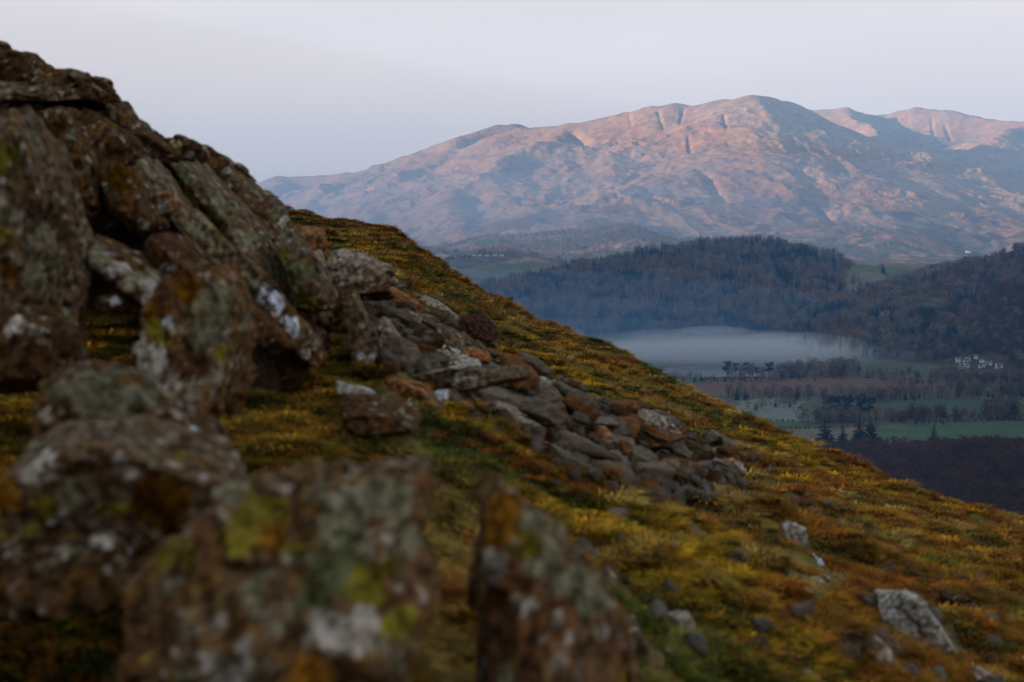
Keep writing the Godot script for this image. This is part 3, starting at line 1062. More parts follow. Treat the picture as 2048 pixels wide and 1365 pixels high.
	for key in rest:
		var kind: String = key.split("_")[0]
		var mm := MultiMesh.new()
		mm.transform_format = MultiMesh.TRANSFORM_3D
		mm.use_colors = true
		mm.mesh = kinds[kind].whole[int(key.split("_")[1])]
		mm.instance_count = rest[key].size()
		for i in rest[key].size():
			mm.set_instance_transform(i, rest[key][i][0])
			mm.set_instance_color(i, rest[key][i][1])
		var o := MultiMeshInstance3D.new()
		o.name = numbered("woodland")
		o.multimesh = mm
		o.material_override = M.leaf
		add_child(o)
		var word: String = {"dusk": "dark bare broadleaved", "bare": "bare brown broadleaved", "larch": "russet larch", "spruce": "dark green spruce", "pine": "dark pine"}[kind]
		tag(o, "far mass of %s trees covering the valley hills" % word, "woodland", "woods of the valley", "stuff")

func scatter(list: Array, r: RandomNumberGenerator, n: int, d0: float, d1: float, px0: float, px1: float, h0: float, h1: float, where: String, label: String) -> void:
	for i in n:
		var d := sqrt(r.randf_range(d0 * d0, d1 * d1))
		var px := r.randf_range(px0, px1)
		var x := (px - 1024.0) / LENS * d
		var y := land(x, -d)
		var v := n_a.get_noise_2d(x / 110.0, d / 110.0)
		var kind := "bare"
		if where == "hill":
			if d < 2900.0 and y < FLOOR + 5.0 + 3.0 * v: continue
			if px > 1690.0 + 60.0 * v and d > 2600.0 and d < 3200.0 and r.randf() < 0.95: continue
			if v > 0.10: kind = "larch"
			elif v < -0.17: kind = "spruce"
			elif r.randf() < 0.06: kind = "spruce"
		elif where == "right":
			if px < 1960.0 and d > 2560.0: continue
			var lot := seen_at(Vector3(x, y, -d))
			if lot.x > 1900.0 and lot.x < 2025.0 and lot.y > 712.0 and lot.y < 765.0: continue
			if y > 150.0 + 30.0 * v and r.randf() < 0.85: continue
			if y < FLOOR + 7.0 + 5.0 * v or px < 1800.0 + 160.0 * v - (d - 1500.0) * 0.05: continue
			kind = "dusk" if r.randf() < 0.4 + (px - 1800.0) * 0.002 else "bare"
			if v < -0.24: kind = "spruce"
		elif where == "near":
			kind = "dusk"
			if px < 1700 and d > 1190: continue
			if d > 1150.0 + 40.0 * v and px > 1760 and r.randf() < 0.7: continue
		elif where == "foot":
			if y < FLOOR + 118.0 + 40.0 * v: continue
			if v < -0.3: kind = "spruce"
		if d > 2960.0 and where == "hill" and v < 0.04: continue
		list.append([kind, x, -d, r.randf_range(h0, h1), label, 0])

# ------------------------------------------------------------------ houses
func house(p: Vector3, long: float, high: float, turn: float, label: String, group: String) -> void:
	var o := base("white_house", p)
	o.rotation.y = turn
	var deep := long * 0.55
	var rise := deep * 0.42
	var st := new_st()
	var x := long / 2
	var z := deep / 2
	# walls with gables
	var c := [Vector3(-x, -1.5, -z), Vector3(x, -1.5, -z), Vector3(x, -1.5, z), Vector3(-x, -1.5, z)]
	var t := [Vector3(-x, high, -z), Vector3(x, high, -z), Vector3(x, high, z), Vector3(-x, high, z)]
	for i in 4:
		var j := (i + 1) % 4
		var n: Vector3 = [Vector3(0, 0, -1), Vector3(1, 0, 0), Vector3(0, 0, 1), Vector3(-1, 0, 0)][i]
		tri(st, c[i], c[j], t[i], n, Color.WHITE)
		tri(st, c[j], t[j], t[i], n, Color.WHITE)
	tri(st, t[1], t[2], Vector3(x, high + rise, 0), Vector3(1, 0, 0), Color.WHITE)
	tri(st, t[3], t[0], Vector3(-x, high + rise, 0), Vector3(-1, 0, 0), Color.WHITE)
	put(st.commit(), "wall", M.wall, o)
	st = new_st()
	var e := x + 0.3
	for s in [-1.0, 1.0]:
		var a := Vector3(-e, high - 0.15, s * (z + 0.35))
		var b := Vector3(e, high - 0.15, s * (z + 0.35))
		var f := Vector3(-e, high + rise + 0.12, 0)
		var g := Vector3(e, high + rise + 0.12, 0)
		var n := Vector3(0, 0.9, 0.42 * s)
		tri(st, a, b, f, n, Color.WHITE)
		tri(st, b, g, f, n, Color.WHITE)
	var roof := put(st.commit(), "roof", M.slate_roof, o)
	var bm := BoxMesh.new()
	bm.size = Vector3(0.9, 1.9, 0.9)
	var ch := put(bm, "chimney", M.stone_wall, roof)
	ch.position = Vector3(x - 0.7, high + rise + 0.6, 0)
	for k in 3:
		var pm := BoxMesh.new()
		pm.size = Vector3(1.0, 1.3, 0.16)
		var wnd := put(pm, "window", M.pane, o)
		wnd.position = Vector3((k - 1) * long * 0.3, high * 0.55, z + 0.02)
	tag(o, label, "house", group)

# where the sight line through a point of the photograph meets the land beyond the near hill
func land_hit(px: float, py: float, from: float) -> Vector3:
	var d := from
	while d < 5200.0:
		var p := at(px, py, d)
		var y := valley(p.x, p.z) if d < 3330.0 else mountain(p.x, p.z)
		if p.y <= y: return Vector3(p.x, y, p.z)
		d += 6.0
	return at(px, py, d)

func build_houses() -> void:
	var r := RandomNumberGenerator.new()
	r.seed = 99
	for i in 5: house(land_hit(947.0 + i * 14.0 + r.randf_range(-2, 2), 513, 2900), 10.0 + r.randf_range(-1, 1), 4.0, r.randf_range(-0.2, 0.2), "small white building in the row on the hazy far slope", "row of white buildings on the far slope")
	for t in [[1187, 530, 2400, 9.0, "white house among dark conifers on the shoulder of the wooded hill"], [1180, 532, 2400, 5.0, "low white outbuilding beside the house among the conifers"], [1937, 507, 2750, 13.0, "white farmhouse at the far edge of the high pasture"], [1640, 518, 2900, 9.0, "pale cottage on the far side of the middle wood"]]:
		house(land_hit(t[0], t[1], t[2]) + Vector3(0, 1.5, 0), t[3], 5.0, r.randf_range(-0.3, 0.3), t[4], "")
	house(land_hit(1652, 752, 1400), 6.0, 3.5, 0.2, "single white hut at the edge of the brown bracken field", "")
	for i in 17:
		var p := land_hit(1916.0 + 92.0 * r.randf(), 741.0 - 22.0 * r.randf(), 1500)
		house(p + Vector3(0, 1.5, 0), r.randf_range(4, 7.5), r.randf_range(2.8, 4.2), r.randf_range(-0.6, 0.9), "white village house clustered against the dark wood", "village houses by the dark wood")

# ------------------------------------------------------------------ rocks
var spheres := {}

func cube_sphere(n: int) -> Array:
	if spheres.has(n): return spheres[n]
	var pts := PackedVector3Array()
	var idx := PackedInt32Array()
	var key := {}
	var axes := [[Vector3.RIGHT, Vector3.UP, Vector3.BACK], [Vector3.LEFT, Vector3.UP, Vector3.FORWARD], [Vector3.UP, Vector3.BACK, Vector3.RIGHT], [Vector3.DOWN, Vector3.FORWARD, Vector3.RIGHT], [Vector3.BACK, Vector3.UP, Vector3.LEFT], [Vector3.FORWARD, Vector3.UP, Vector3.RIGHT]]
	for ax in axes:
		var g := PackedInt32Array()
		for j in n + 1:
			for i in n + 1:
				var p: Vector3 = ax[0] + ax[1] * (2.0 * j / n - 1.0) + ax[2] * (2.0 * i / n - 1.0)
				var q := Vector3i((p * n * 2.0).round())
				if not key.has(q):
					key[q] = pts.size()
					pts.append(p.normalized())
				g.append(key[q])
		for j in n:
			for i in n:
				var a := g[j * (n + 1) + i]
				var b := g[j * (n + 1) + i + 1]
				var c := g[(j + 1) * (n + 1) + i]
				var d := g[(j + 1) * (n + 1) + i + 1]
				for t in [[a, b, c], [b, d, c]]:
					var nn := (pts[t[1]] - pts[t[0]]).cross(pts[t[2]] - pts[t[0]])
					if nn.dot(pts[t[0]]) > 0.0: idx.append_array(PackedInt32Array([t[0], t[2], t[1]]))
					else: idx.append_array(PackedInt32Array([t[0], t[1], t[2]]))
	spheres[n] = [pts, idx]
	return spheres[n]

# A rock: the room inside PLANES (normal, distance) round the origin, edges worn, surface rough and layered along BED.
# LOOK: palette; PATCHES: lichens and quartz, each [centre, radius, colour]
func rock_mesh(planes: Array, ext: Vector3, n: int, seed_: int, rough: float, bed: Vector3, look: Dictionary, patches: Array, sharp := 26.0) -> ArrayMesh:
	var sp := cube_sphere(n)
	var dirs: PackedVector3Array = sp[0]
	var idx: PackedInt32Array = sp[1]
	var pts := PackedVector3Array()
	var cols := PackedColorArray()
	pts.resize(dirs.size())
	cols.resize(dirs.size())
	var off := Vector3(seed_ * 3.17, seed_ * 1.3, seed_ * 7.7)
	var size := (ext.x + ext.y + ext.z) / 3.0
	var fr := 1.6 / maxf(size, 0.05)
	var bu := bed.cross(Vector3(0.31, 0.2, 0.93)).normalized()
	var bv := bed.cross(bu)
	for i in dirs.size():
		var dir := (dirs[i] * ext).normalized()
		var s := 0.0
		for pl in planes:
			var c: float = pl[0].dot(dir) / pl[1]
			if c > 0.0: s += pow(c, sharp)
		var p := dir * pow(maxf(s, 1e-12), -1.0 / sharp)
		var q := p * fr + off
		var bedding := Vector3(p.dot(bu), p.dot(bv), p.dot(bed) * 5.0) * fr * 1.1 + off
		var k := n_a.get_noise_3dv(q * 0.8) * 0.75 + n_r.get_noise_3dv(bedding * 0.7) * 0.45 + n_b.get_noise_3dv(q * 4.0) * 0.22
		p += dir * k * rough * size
		# broken blocks and flakes
		var m := minf(size, 0.45) / 0.45
		var blk := Vector3(p.dot(bu), p.dot(bv), p.dot(bed) * 3.2) + Vector3(n_b.get_noise_3dv(p * 3.0), 0, n_b.get_noise_3dv(p * 3.0 + off)) * 0.12
		p += dir * m * (n_k.get_noise_3dv(blk * 3.4 + off) * 0.060 + n_k.get_noise_3dv(blk * 9.0 - off) * 0.022 + n_a.get_noise_3dv(p * 17.0 + off) * 0.010)
		pts[i] = p
		cols[i] = rock_colour(p, off, bedding, look, patches)
	var nor := PackedVector3Array()
	nor.resize(pts.size())
	for t in range(0, idx.size(), 3):
		var a := idx[t]
		var b := idx[t + 1]
		var c := idx[t + 2]
		var fnn := (pts[c] - pts[a]).cross(pts[b] - pts[a])
		nor[a] += fnn
		nor[b] += fnn
		nor[c] += fnn
	for i in nor.size(): nor[i] = nor[i].normalized()
	return arrays_mesh(pts, nor, cols, idx)

const LICHEN := Color(0.24, 0.205, 0.125)
const PALE := Color(0.48, 0.40, 0.33)
const SULPHUR := Color(0.25, 0.19, 0.025)
const ORANGE := Color(0.28, 0.115, 0.012)
const QUARTZ := Color(0.74, 0.76, 0.82)
const DEAD := Color(0.14, 0.135, 0.06)

func rock_colour(p: Vector3, off: Vector3, bedding: Vector3, look: Dictionary, patches: Array) -> Color:
	var w := p * 8.0 + off
	var a := n_a.get_noise_3dv(p * 2.4 + off)
	var b := n_a.get_noise_3dv(w * 1.1 + Vector3(40, 0, 0))
	var streak := n_b.get_noise_3dv(bedding * 1.5)
	var o: Color = look.stone
	o = o.lerp(look.ironstain, smoothstep(-0.12, 0.22, a + streak * 0.5))
	o = o.lerp(look.ochre, smoothstep(0.12, 0.3, b - a * 0.4))
	if b + a * 0.3 < -0.44 + look.lichen: o = LICHEN * (1.0 + streak * 0.3)
	if n_b.get_noise_3dv(w * 1.6) > 0.52 - look.lichen * 0.6: o = o.lerp(PALE, 0.75)
	if n_b.get_noise_3dv(w * 1.2 + Vector3(0, 90, 0)) > 0.68 - look.sulphur: o = o.lerp(SULPHUR, 0.7)
	for h in patches:
		var d: float = ((p - h[0]) * Vector3(1.0, 1.0, 0.3)).length() / h[1]
		if d < 2.3 and d + n_a.get_noise_3dv(w * 1.0 + Vector3(7, 7, 7)) * h[3] < 1.0: o = h[2] * (1.0 + streak * 0.25)
	return o

func look_of(kind: String) -> Dictionary:
	match kind:
		"brown": return {"stone": Color(0.090, 0.052, 0.027), "ironstain": Color(0.105, 0.046, 0.021), "ochre": Color(0.140, 0.066, 0.022), "lichen": 0.02, "sulphur": 0.0}
		"warm": return {"stone": Color(0.155, 0.090, 0.046), "ironstain": Color(0.170, 0.078, 0.034), "ochre": Color(0.205, 0.108, 0.036), "lichen": 0.05, "sulphur": 0.02}
		"grey": return {"stone": Color(0.140, 0.104, 0.068), "ironstain": Color(0.155, 0.092, 0.052), "ochre": Color(0.170, 0.096, 0.044), "lichen": 0.08, "sulphur": 0.0}
		"slate": return {"stone": Color(0.340, 0.265, 0.200), "ironstain": Color(0.360, 0.235, 0.155), "ochre": Color(0.430, 0.345, 0.265), "lichen": 0.06, "sulphur": -0.05}
		"rust": return {"stone": Color(0.300, 0.122, 0.045), "ironstain": Color(0.320, 0.110, 0.040), "ochre": Color(0.400, 0.205, 0.085), "lichen": -0.12, "sulphur": -0.2}
		"dark": return {"stone": Color(0.070, 0.038, 0.025), "ironstain": Color(0.078, 0.034, 0.021), "ochre": Color(0.100, 0.043, 0.024), "lichen": -0.5, "sulphur": -0.5}
		"pale": return {"stone": Color(0.420, 0.380, 0.330), "ironstain": Color(0.430, 0.360, 0.290), "ochre": Color(0.480, 0.430, 0.370), "lichen": 0.06, "sulphur": 0.0}
		"quartz": return {"stone": Color(0.62, 0.635, 0.68), "ironstain": Color(0.45, 0.44, 0.45), "ochre": Color(0.66, 0.67, 0.70), "lichen": -0.5, "sulphur": -0.5}
	return {}

var covered := {}   # plan cells that a rock stands on

# A rock with the outline it has in the photograph, DIST metres away and THICK metres deep
func rock(outline: Array, dist: float, thick: float, kind: String, label: String, opts := {}) -> MeshInstance3D:
	var seed_: int = opts.get("seed", int(outline[0][0] + outline[0][1] * 3) % 97)
	var r := RandomNumberGenerator.new()
	r.seed = seed_ + 1000
	var poly := PackedVector2Array()
	var mid_px := Vector2.ZERO
	for p in outline:
		var q := at(p[0], p[1], dist)
		poly.append(Vector2(q.x, q.y))
	poly = Geometry2D.convex_hull(poly)
	poly.remove_at(poly.size() - 1)
	var mid := Vector2.ZERO
	for p in poly: mid += p
	mid /= poly.size()
	# area-weighted middle
	var lo := poly[0]
	var hi := poly[0]
	for p in poly:
		lo = lo.min(p)
		hi = hi.max(p)
	mid = mid.lerp((lo + hi) / 2, 0.5)
	var ext := Vector3((hi.x - lo.x) / 2, (hi.y - lo.y) / 2, thick / 2)
	var planes := []
	for i in poly.size():
		var a := poly[i]
		var b := poly[(i + 1) % poly.size()]
		var e := b - a
		if e.length() < 0.01: continue
		var n := Vector2(e.y, -e.x).normalized()
		if n.dot(a - mid) < 0: n = -n
		var tz := r.randf_range(-0.22, 0.22)
		planes.append([Vector3(n.x, n.y, tz).normalized(), maxf(n.dot(a - mid), 0.02) * 1.02])
	var lean: Vector3 = opts.get("face", Vector3(r.randf_range(-0.35, 0.35), r.randf_range(0.15, 0.5), 1.0))
	for f in opts.get("faces", []): planes.append([f[0].normalized(), f[1] * thick])
	planes.append([lean.normalized(), thick * 0.5])
	planes.append([Vector3(-lean.x + r.randf_range(-0.3, 0.3), r.randf_range(0.0, 0.3), 1.0).normalized(), thick * 0.53])
	planes.append([Vector3(r.randf_range(-0.3, 0.3), r.randf_range(-0.2, 0.2), -1.0).normalized(), thick * 0.55])
	for k in opts.get("broken", 5):   # broken corners
		var cn := rand_dir(r)
		cn.z = absf(cn.z)
		planes.append([cn, (absf(cn.x) * ext.x + absf(cn.y) * ext.y + absf(cn.z) * ext.z) * r.randf_range(0.66, 0.82)])
	var bed: Vector3 = opts.get("bed", Vector3(0.55, 0.75, 0.3)).normalized()
	var patches := []
	for h in opts.get("patches", []):
		var q := at(h[0], h[1], dist)
		# patches lie on the side that faces the valley path
		patches.append([Vector3(q.x - mid.x, q.y - mid.y, thick * h[4] if h.size() > 4 else thick * 0.42), h[2] / LENS * dist * 1.3, h[3], 0.7 if h[3].b > 0.6 else 1.4])
	var m := rock_mesh(planes, ext, opts.get("n", 22), seed_, opts.get("rough", 0.10), bed, look_of(kind), patches, opts.get("sharp", 26.0))
	var o := put(m, opts.get("name", "rock"), M.rock)
	o.position = Vector3(mid.x, mid.y, -dist - thick * opts.get("back", 0.25))
	tag(o, label, opts.get("category", "rock"), opts.get("group", ""))
	for i in range(int((o.position.x - ext.x) * 12.0), int((o.position.x + ext.x) * 12.0) + 1):
		for j in range(int((o.position.z - ext.z * 0.8) * 12.0), int((o.position.z + ext.z * 0.7) * 12.0) + 1): covered[Vector2i(i, j)] = true
	return o

# the same, standing on the turf where its lowest point meets it
func rock_on(outline: Array, thick: float, kind: String, label: String, opts := {}) -> MeshInstance3D:
	var low := Vector2(0, 0)
	for p in outline:
		if p[1] > low.y: low = Vector2(p[0], p[1])
	return rock(outline, opts.get("d", hit(low.x, low.y - 6.0)), thick, kind, label, opts)

func build_rocks() -> void:
	var slab := Vector3(0.6, 0.75, 0.25)
	# --- the big stones close by
	rock([[215, 1195], [330, 1105], [480, 1008], [560, 994], [700, 985], [830, 976], [862, 1012], [856, 1070], [780, 1250], [735, 1330], [720, 1460], [320, 1460], [240, 1330]], 2.75, 0.55, "warm", "large lichen-crusted boulder with yellow crest and flat greenish top", {"n": 46, "broken": 0, "rough": 0.06, "name": "boulder", "category": "boulder", "face": Vector3(-0.55, 0.15, 0.85), "faces": [[Vector3(0.42, 0.62, 0.7), 0.36], [Vector3(0.75, 0.1, 0.6), 0.62]], "bed": Vector3(0.8, 0.3, 0.3), "patches": [
		[520, 1035, 34, SULPHUR, 0.3], [470, 1045, 26, SULPHUR, 0.3], [585, 1015, 30, SULPHUR, 0.3], [400, 1095, 20, SULPHUR, 0.3], [350, 1110, 18, SULPHUR, 0.3], [570, 1060, 28, ORANGE, 0.35], [600, 1090, 26, SULPHUR, 0.4], [240, 1175, 14, SULPHUR, 0.2], [310, 1290, 12, SULPHUR, 0.4],
		[700, 1060, 70, LICHEN, 0.4], [760, 1030, 60, LICHEN, 0.3], [680, 1120, 55, DEAD, 0.42], [740, 1160, 40, SULPHUR * 0.8, 0.45], [640, 1040, 40, LICHEN, 0.35], [860, 1000, 30, PALE, 0.3], [720, 1240, 40, PALE, 0.45], [640, 1330, 30, ORANGE, 0.45], [500, 1260, 40, PALE * 0.6, 0.45], [800, 1230, 22, SULPHUR, 0.4]]})
	rock([[1008, 990], [985, 1030], [965, 1130], [955, 1250], [950, 1460], [1290, 1460], [1262, 1330], [1235, 1235], [1150, 1130], [1085, 1075]], 3.05, 0.40, "warm", "pointed upright boulder with orange flank and pale grey ridge", {"n": 40, "broken": 0, "rough": 0.045, "name": "boulder", "category": "boulder", "face": Vector3(-0.75, 0.1, 0.7), "faces": [[Vector3(0.45, 0.35, 0.8), 0.42]], "bed": Vector3(0.9, -0.1, 0.3), "patches": [
		[1000, 1030, 38, ORANGE, 0.35], [990, 1075, 32, ORANGE, 0.4], [1055, 1060, 26, LICHEN, 0.4], [1085, 1105, 34, LICHEN, 0.4], [1050, 1080, 20, SULPHUR * 0.8, 0.42], [1140, 1160, 40, LICHEN * 0.8, 0.4], [1180, 1200, 30, LICHEN, 0.35], [1045, 1185, 16, PALE, 0.45], [1115, 1210, 14, PALE, 0.45], [985, 1120, 26, PALE * 0.7, 0.42]]})
	rock([[95, 765], [150, 742], [200, 748], [340, 825], [400, 868], [430, 945], [420, 1010], [110, 980], [85, 850]], 3.9, 0.5, "brown", "sloping brown slab lying behind the pale-spotted boulder", {"n": 32, "rough": 0.07, "name": "boulder", "category": "boulder", "bed": slab, "patches": [[200, 775, 40, LICHEN * 0.6, 0.3], [260, 800, 34, LICHEN * 0.6, 0.3], [370, 890, 16, SULPHUR, 0.4], [392, 868, 13, QUARTZ, 0.3], [120, 830, 13, PALE, 0.4]]})
	rock([[5, 965], [40, 920], [120, 888], [250, 880], [340, 900], [415, 935], [440, 1010], [415, 1075], [330, 1100], [200, 1075], [60, 1065], [10, 1030]], 3.4, 0.5, "grey", "rounded boulder with big pale lichen spots and an orange left edge", {"n": 36, "rough": 0.09, "name": "boulder", "category": "boulder", "patches": [[130, 925, 34, PALE, 0.4], [105, 940, 26, PALE, 0.4], [160, 950, 24, LICHEN, 0.4], [30, 985, 26, ORANGE * 0.8, 0.35], [18, 1030, 22, ORANGE * 0.8, 0.35], [270, 925, 22, PALE, 0.42], [320, 905, 18, LICHEN, 0.42], [250, 1000, 16, SULPHUR * 0.7, 0.42], [110, 1000, 20, SULPHUR * 0.7, 0.4], [365, 905, 14, SULPHUR, 0.4], [380, 960, 26, ORANGE * 0.5, 0.4], [330, 990, 40, ORANGE * 0.35, 0.4]]})
	rock([[-60, 1090], [60, 1055], [250, 1070], [330, 1100], [320, 1170], [200, 1230], [40, 1240], [-80, 1220]], 3.35, 0.45, "brown", "brown boulder under the pale-spotted one", {"n": 28, "name": "boulder", "category": "boulder", "patches": [[298, 1083, 20, QUARTZ, 0.35], [215, 1065, 16, PALE, 0.42], [80, 1040, 16, SULPHUR * 0.6, 0.4]]})
	rock([[398, 540], [345, 572], [308, 612], [284, 675], [292, 720], [330, 780], [395, 838], [430, 830], [455, 760], [470, 660], [450, 590]], 5.0, 0.42, "warm", "standing boulder with pink and yellow lichens beside a mossy hollow", {"n": 36, "broken": 1, "rough": 0.08, "name": "boulder", "category": "boulder", "face": Vector3(-0.6, 0.1, 0.8), "faces": [[Vector3(0.55, 0.25, 0.8), 0.42]], "bed": Vector3(0.8, 0.2, 0.3), "patches": [[325, 640, 24, ORANGE * 0.8, 0.4], [305, 690, 30, PALE, 0.4], [345, 730, 34, PALE, 0.45], [365, 765, 30, PALE, 0.45], [325, 760, 22, PALE, 0.4], [390, 800, 16, PALE, 0.45], [322, 660, 16, SULPHUR, 0.42], [362, 680, 18, SULPHUR, 0.45], [345, 642, 9, QUARTZ, 0.5], [390, 700, 34, Color(0.09, 0.04, 0.02), 0.5], [415, 600, 34, LICHEN * 0.8, 0.42], [425, 660, 40, LICHEN * 0.75, 0.42], [445, 700, 12, SULPHUR, 0.42], [385, 570, 24, ORANGE * 0.7, 0.4], [400, 780, 20, LICHEN, 0.42]]})
	# --- left edge
	rock([[-120, 330], [10, 225], [55, 300], [85, 400], [125, 520], [110, 600], [80, 700], [-120, 760]], 5.4, 0.6, "grey", "tall upright crag streaked with grey and yellow lichen", {"n": 36, "rough": 0.10, "name": "crag", "category": "crag", "bed": Vector3(0.95, 0.2, 0.2), "patches": [[35, 315, 20, SULPHUR * 0.5, 0.45], [20, 480, 22, SULPHUR * 0.8, 0.45], [40, 500, 16, PALE * 0.7, 0.45], [85, 470, 20, LICHEN, 0.42], [95, 540, 24, LICHEN * 0.8, 0.4], [40, 540, 18, ORANGE * 0.5, 0.42]]})
	rock([[-80, 640], [20, 620], [90, 640], [118, 700], [110, 760], [-80, 800]], 5.1, 0.5, "brown", "low brown boulder at the foot of the upright crag", {"n": 24, "name": "boulder", "category": "boulder", "patches": [[45, 655, 14, PALE, 0.45], [75, 655, 14, PALE, 0.45]]})
	rock([[150, 500], [165, 486], [235, 520], [330, 582], [345, 612], [320, 640], [250, 600], [180, 545]], 5.9, 0.35, "brown", "long log-like slab with pale grey upper edge", {"n": 28, "rough": 0.06, "name": "slab", "category": "slab", "bed": Vector3(0.5, 0.85, 0.1), "patches": [[180, 500, 16, LICHEN, 0.3], [210, 520, 18, LICHEN, 0.35], [240, 540, 18, PALE * 0.8, 0.35], [275, 560, 20, LICHEN, 0.35], [305, 582, 18, PALE * 0.8, 0.35], [325, 598, 14, LICHEN, 0.35]]})
	# --- the crag on the left skyline
	rock_on([[-140, 200], [-100, 88], [0, 92], [36, 97], [46, 112], [62, 140], [75, 200], [40, 235], [-140, 240]], 0.9, "brown", "dark square-cut block on the highest point of the crag", {"d": 9.0, "n": 24, "rough": 0.05, "name": "crag_block", "category": "rock"})
	rock_on([[60, 152], [92, 143], [108, 136], [150, 148], [180, 156], [205, 178], [214, 196], [210, 210], [150, 215], [70, 215]], 0.8, "brown", "rounded brown boulder on the skyline of the crag", {"d": 8.8, "n": 26, "rough": 0.07, "name": "crag_block", "category": "rock"})
	rock_on([[-60, 165], [10, 163], [120, 172], [118, 195], [-60, 190]], 0.6, "grey", "thin grey ledge slab below the skyline boulder", {"d": 8.3, "n": 22, "rough": 0.05, "name": "slab", "category": "slab"})
	rock_on([[212, 222], [222, 203], [232, 202], [252, 232], [256, 250], [214, 250]], 0.35, "brown", "small pointed stone beside the rounded skyline boulder", {"d": 8.9, "n": 14, "name": "crag_block", "category": "rock"})
	rock_on([[200, 232], [250, 232], [300, 268], [340, 300], [335, 335], [290, 345], [225, 290]], 0.7, "brown", "dark sloping block between two skyline boulders", {"d": 8.9, "n": 22, "name": "crag_block", "category": "rock", "bed": slab})
	rock_on([[328, 295], [340, 281], [362, 274], [385, 285], [420, 304], [425, 325], [400, 340], [335, 330]], 0.6, "brown", "hump-backed brown block with one pale lichen spot on the skyline", {"d": 9.2, "n": 24, "rough": 0.07, "name": "crag_block", "category": "rock", "patches": [[354, 295, 10, Color(0.5, 0.48, 0.2), 0.45]]})
	rock_on([[398, 300], [412, 295], [428, 306], [436, 330], [420, 345], [400, 335]], 0.4, "brown", "narrow block wedged between skyline blocks", {"d": 9.0, "n": 16, "name": "crag_block", "category": "rock"})
	rock_on([[424, 318], [432, 306], [440, 308], [470, 332], [510, 370], [528, 390], [500, 395], [440, 360]], 0.6, "grey", "skyline block with white specks sloping down to the turf", {"d": 9.4, "n": 26, "rough": 0.08, "name": "crag_block", "category": "rock", "bed": slab, "patches": [[448, 332, 6, PALE, 0.45], [460, 342, 5, PALE, 0.45]]})
	rock_on([[500, 385], [530, 388], [552, 405], [560, 425], [540, 440], [490, 420]], 0.5, "grey", "last block of the crag where its skyline meets the turf", {"d": 9.5, "n": 20, "name": "crag_block", "category": "rock"})
	rock_on([[515, 440], [535, 418], [562, 420], [575, 450], [570, 490], [530, 500], [515, 475]], 0.5, "grey", "green-lichened block at the end of the crag", {"d": 9.2, "n": 22, "name": "crag_block", "category": "rock", "patches": [[540, 440, 26, DEAD, 0.45], [555, 465, 20, DEAD, 0.45], [572, 440, 8, PALE, 0.4]]})
	# --- long slabs that dip to the right across the crag
	var dip := Vector3(0.62, 0.72, 0.3)
	rock_on([[40, 215], [150, 222], [230, 280], [330, 395], [330, 420], [250, 380], [120, 290]], 0.55, "brown", "mossy brown slab high on the crag", {"d": 8.2, "n": 30, "rough": 0.09, "name": "slab", "category": "slab", "bed": dip})
	rock_on([[140, 265], [200, 250], [255, 300], [250, 330], [200, 330]], 0.4, "brown", "brown block set in the dark upper crag", {"d": 7.9, "n": 20, "name": "crag_block", "category": "rock", "patches": [[182, 258, 7, SULPHUR * 0.6, 0.45]]})
	rock_on([[255, 330], [290, 325], [345, 400], [420, 500], [480, 585], [450, 580], [380, 500], [300, 405]], 0.45, "grey", "long pale-edged slab dipping across the middle of the crag", {"d": 7.7, "n": 34, "rough": 0.07, "name": "slab", "category": "slab", "bed": dip, "patches": [[300, 360, 22, LICHEN * 0.8, 0.35], [365, 430, 16, LICHEN, 0.4], [385, 460, 16, LICHEN, 0.4], [410, 490, 14, PALE * 0.7, 0.4]]})
	rock_on([[300, 385], [345, 390], [352, 415], [320, 425]], 0.25, "rust", "pinkish rust stone tucked under the long pale-edged slab", {"d": 7.5, "n": 16, "name": "stone", "category": "stone", "patches": [[330, 405, 14, PALE * 0.7, 0.45]]})
	rock_on([[330, 330], [370, 325], [440, 400], [520, 500], [600, 590], [640, 640], [600, 620], [520, 550], [420, 440]], 0.5, "grey", "longest lichen-spotted slab running down the crag to the scree", {"d": 8.2, "n": 40, "rough": 0.08, "name": "slab", "category": "slab", "bed": dip, "patches": [[370, 350, 18, DEAD, 0.4], [430, 410, 20, DEAD, 0.4], [440, 395, 12, PALE * 0.7, 0.4], [500, 480, 20, LICHEN, 0.4], [560, 545, 24, DEAD, 0.4]]})
	rock_on([[360, 440], [395, 430], [470, 510], [560, 610], [640, 690], [655, 735], [615, 735], [540, 650], [450, 560]], 0.45, "warm", "thick slab bearing white quartz patches above the mossy hollow", {"d": 7.3, "n": 44, "rough": 0.07, "name": "slab", "category": "slab", "bed": dip, "patches": [[538, 588, 14, QUARTZ, 0.46], [550, 598, 17, QUARTZ, 0.46], [558, 606, 12, QUARTZ, 0.46], [588, 645, 14, QUARTZ * 0.9, 0.46], [592, 660, 12, QUARTZ * 0.9, 0.46], [615, 712, 12, PALE, 0.46], [640, 690, 10, PALE, 0.46], [400, 460, 18, LICHEN, 0.4], [440, 510, 16, LICHEN, 0.4], [500, 560, 18, LICHEN, 0.42]]})
	rock_on([[545, 470], [590, 470], [640, 540], [660, 610], [630, 640], [570, 560]], 0.45, "grey", "yellow-lichened slab beside the quartz-bearing one", {"d": 8.0, "n": 28, "rough": 0.08, "name": "slab", "category": "slab", "bed": dip, "patches": [[555, 530, 18, SULPHUR * 0.6, 0.42], [600, 550, 20, DEAD, 0.42], [625, 600, 16, SULPHUR * 0.55, 0.42]]})
	rock_on([[430, 400], [470, 395], [560, 480], [590, 540], [560, 530], [490, 470]], 0.4, "brown", "brown slab under the skyline blocks", {"d": 8.7, "n": 26, "name": "slab", "category": "slab", "bed": dip})
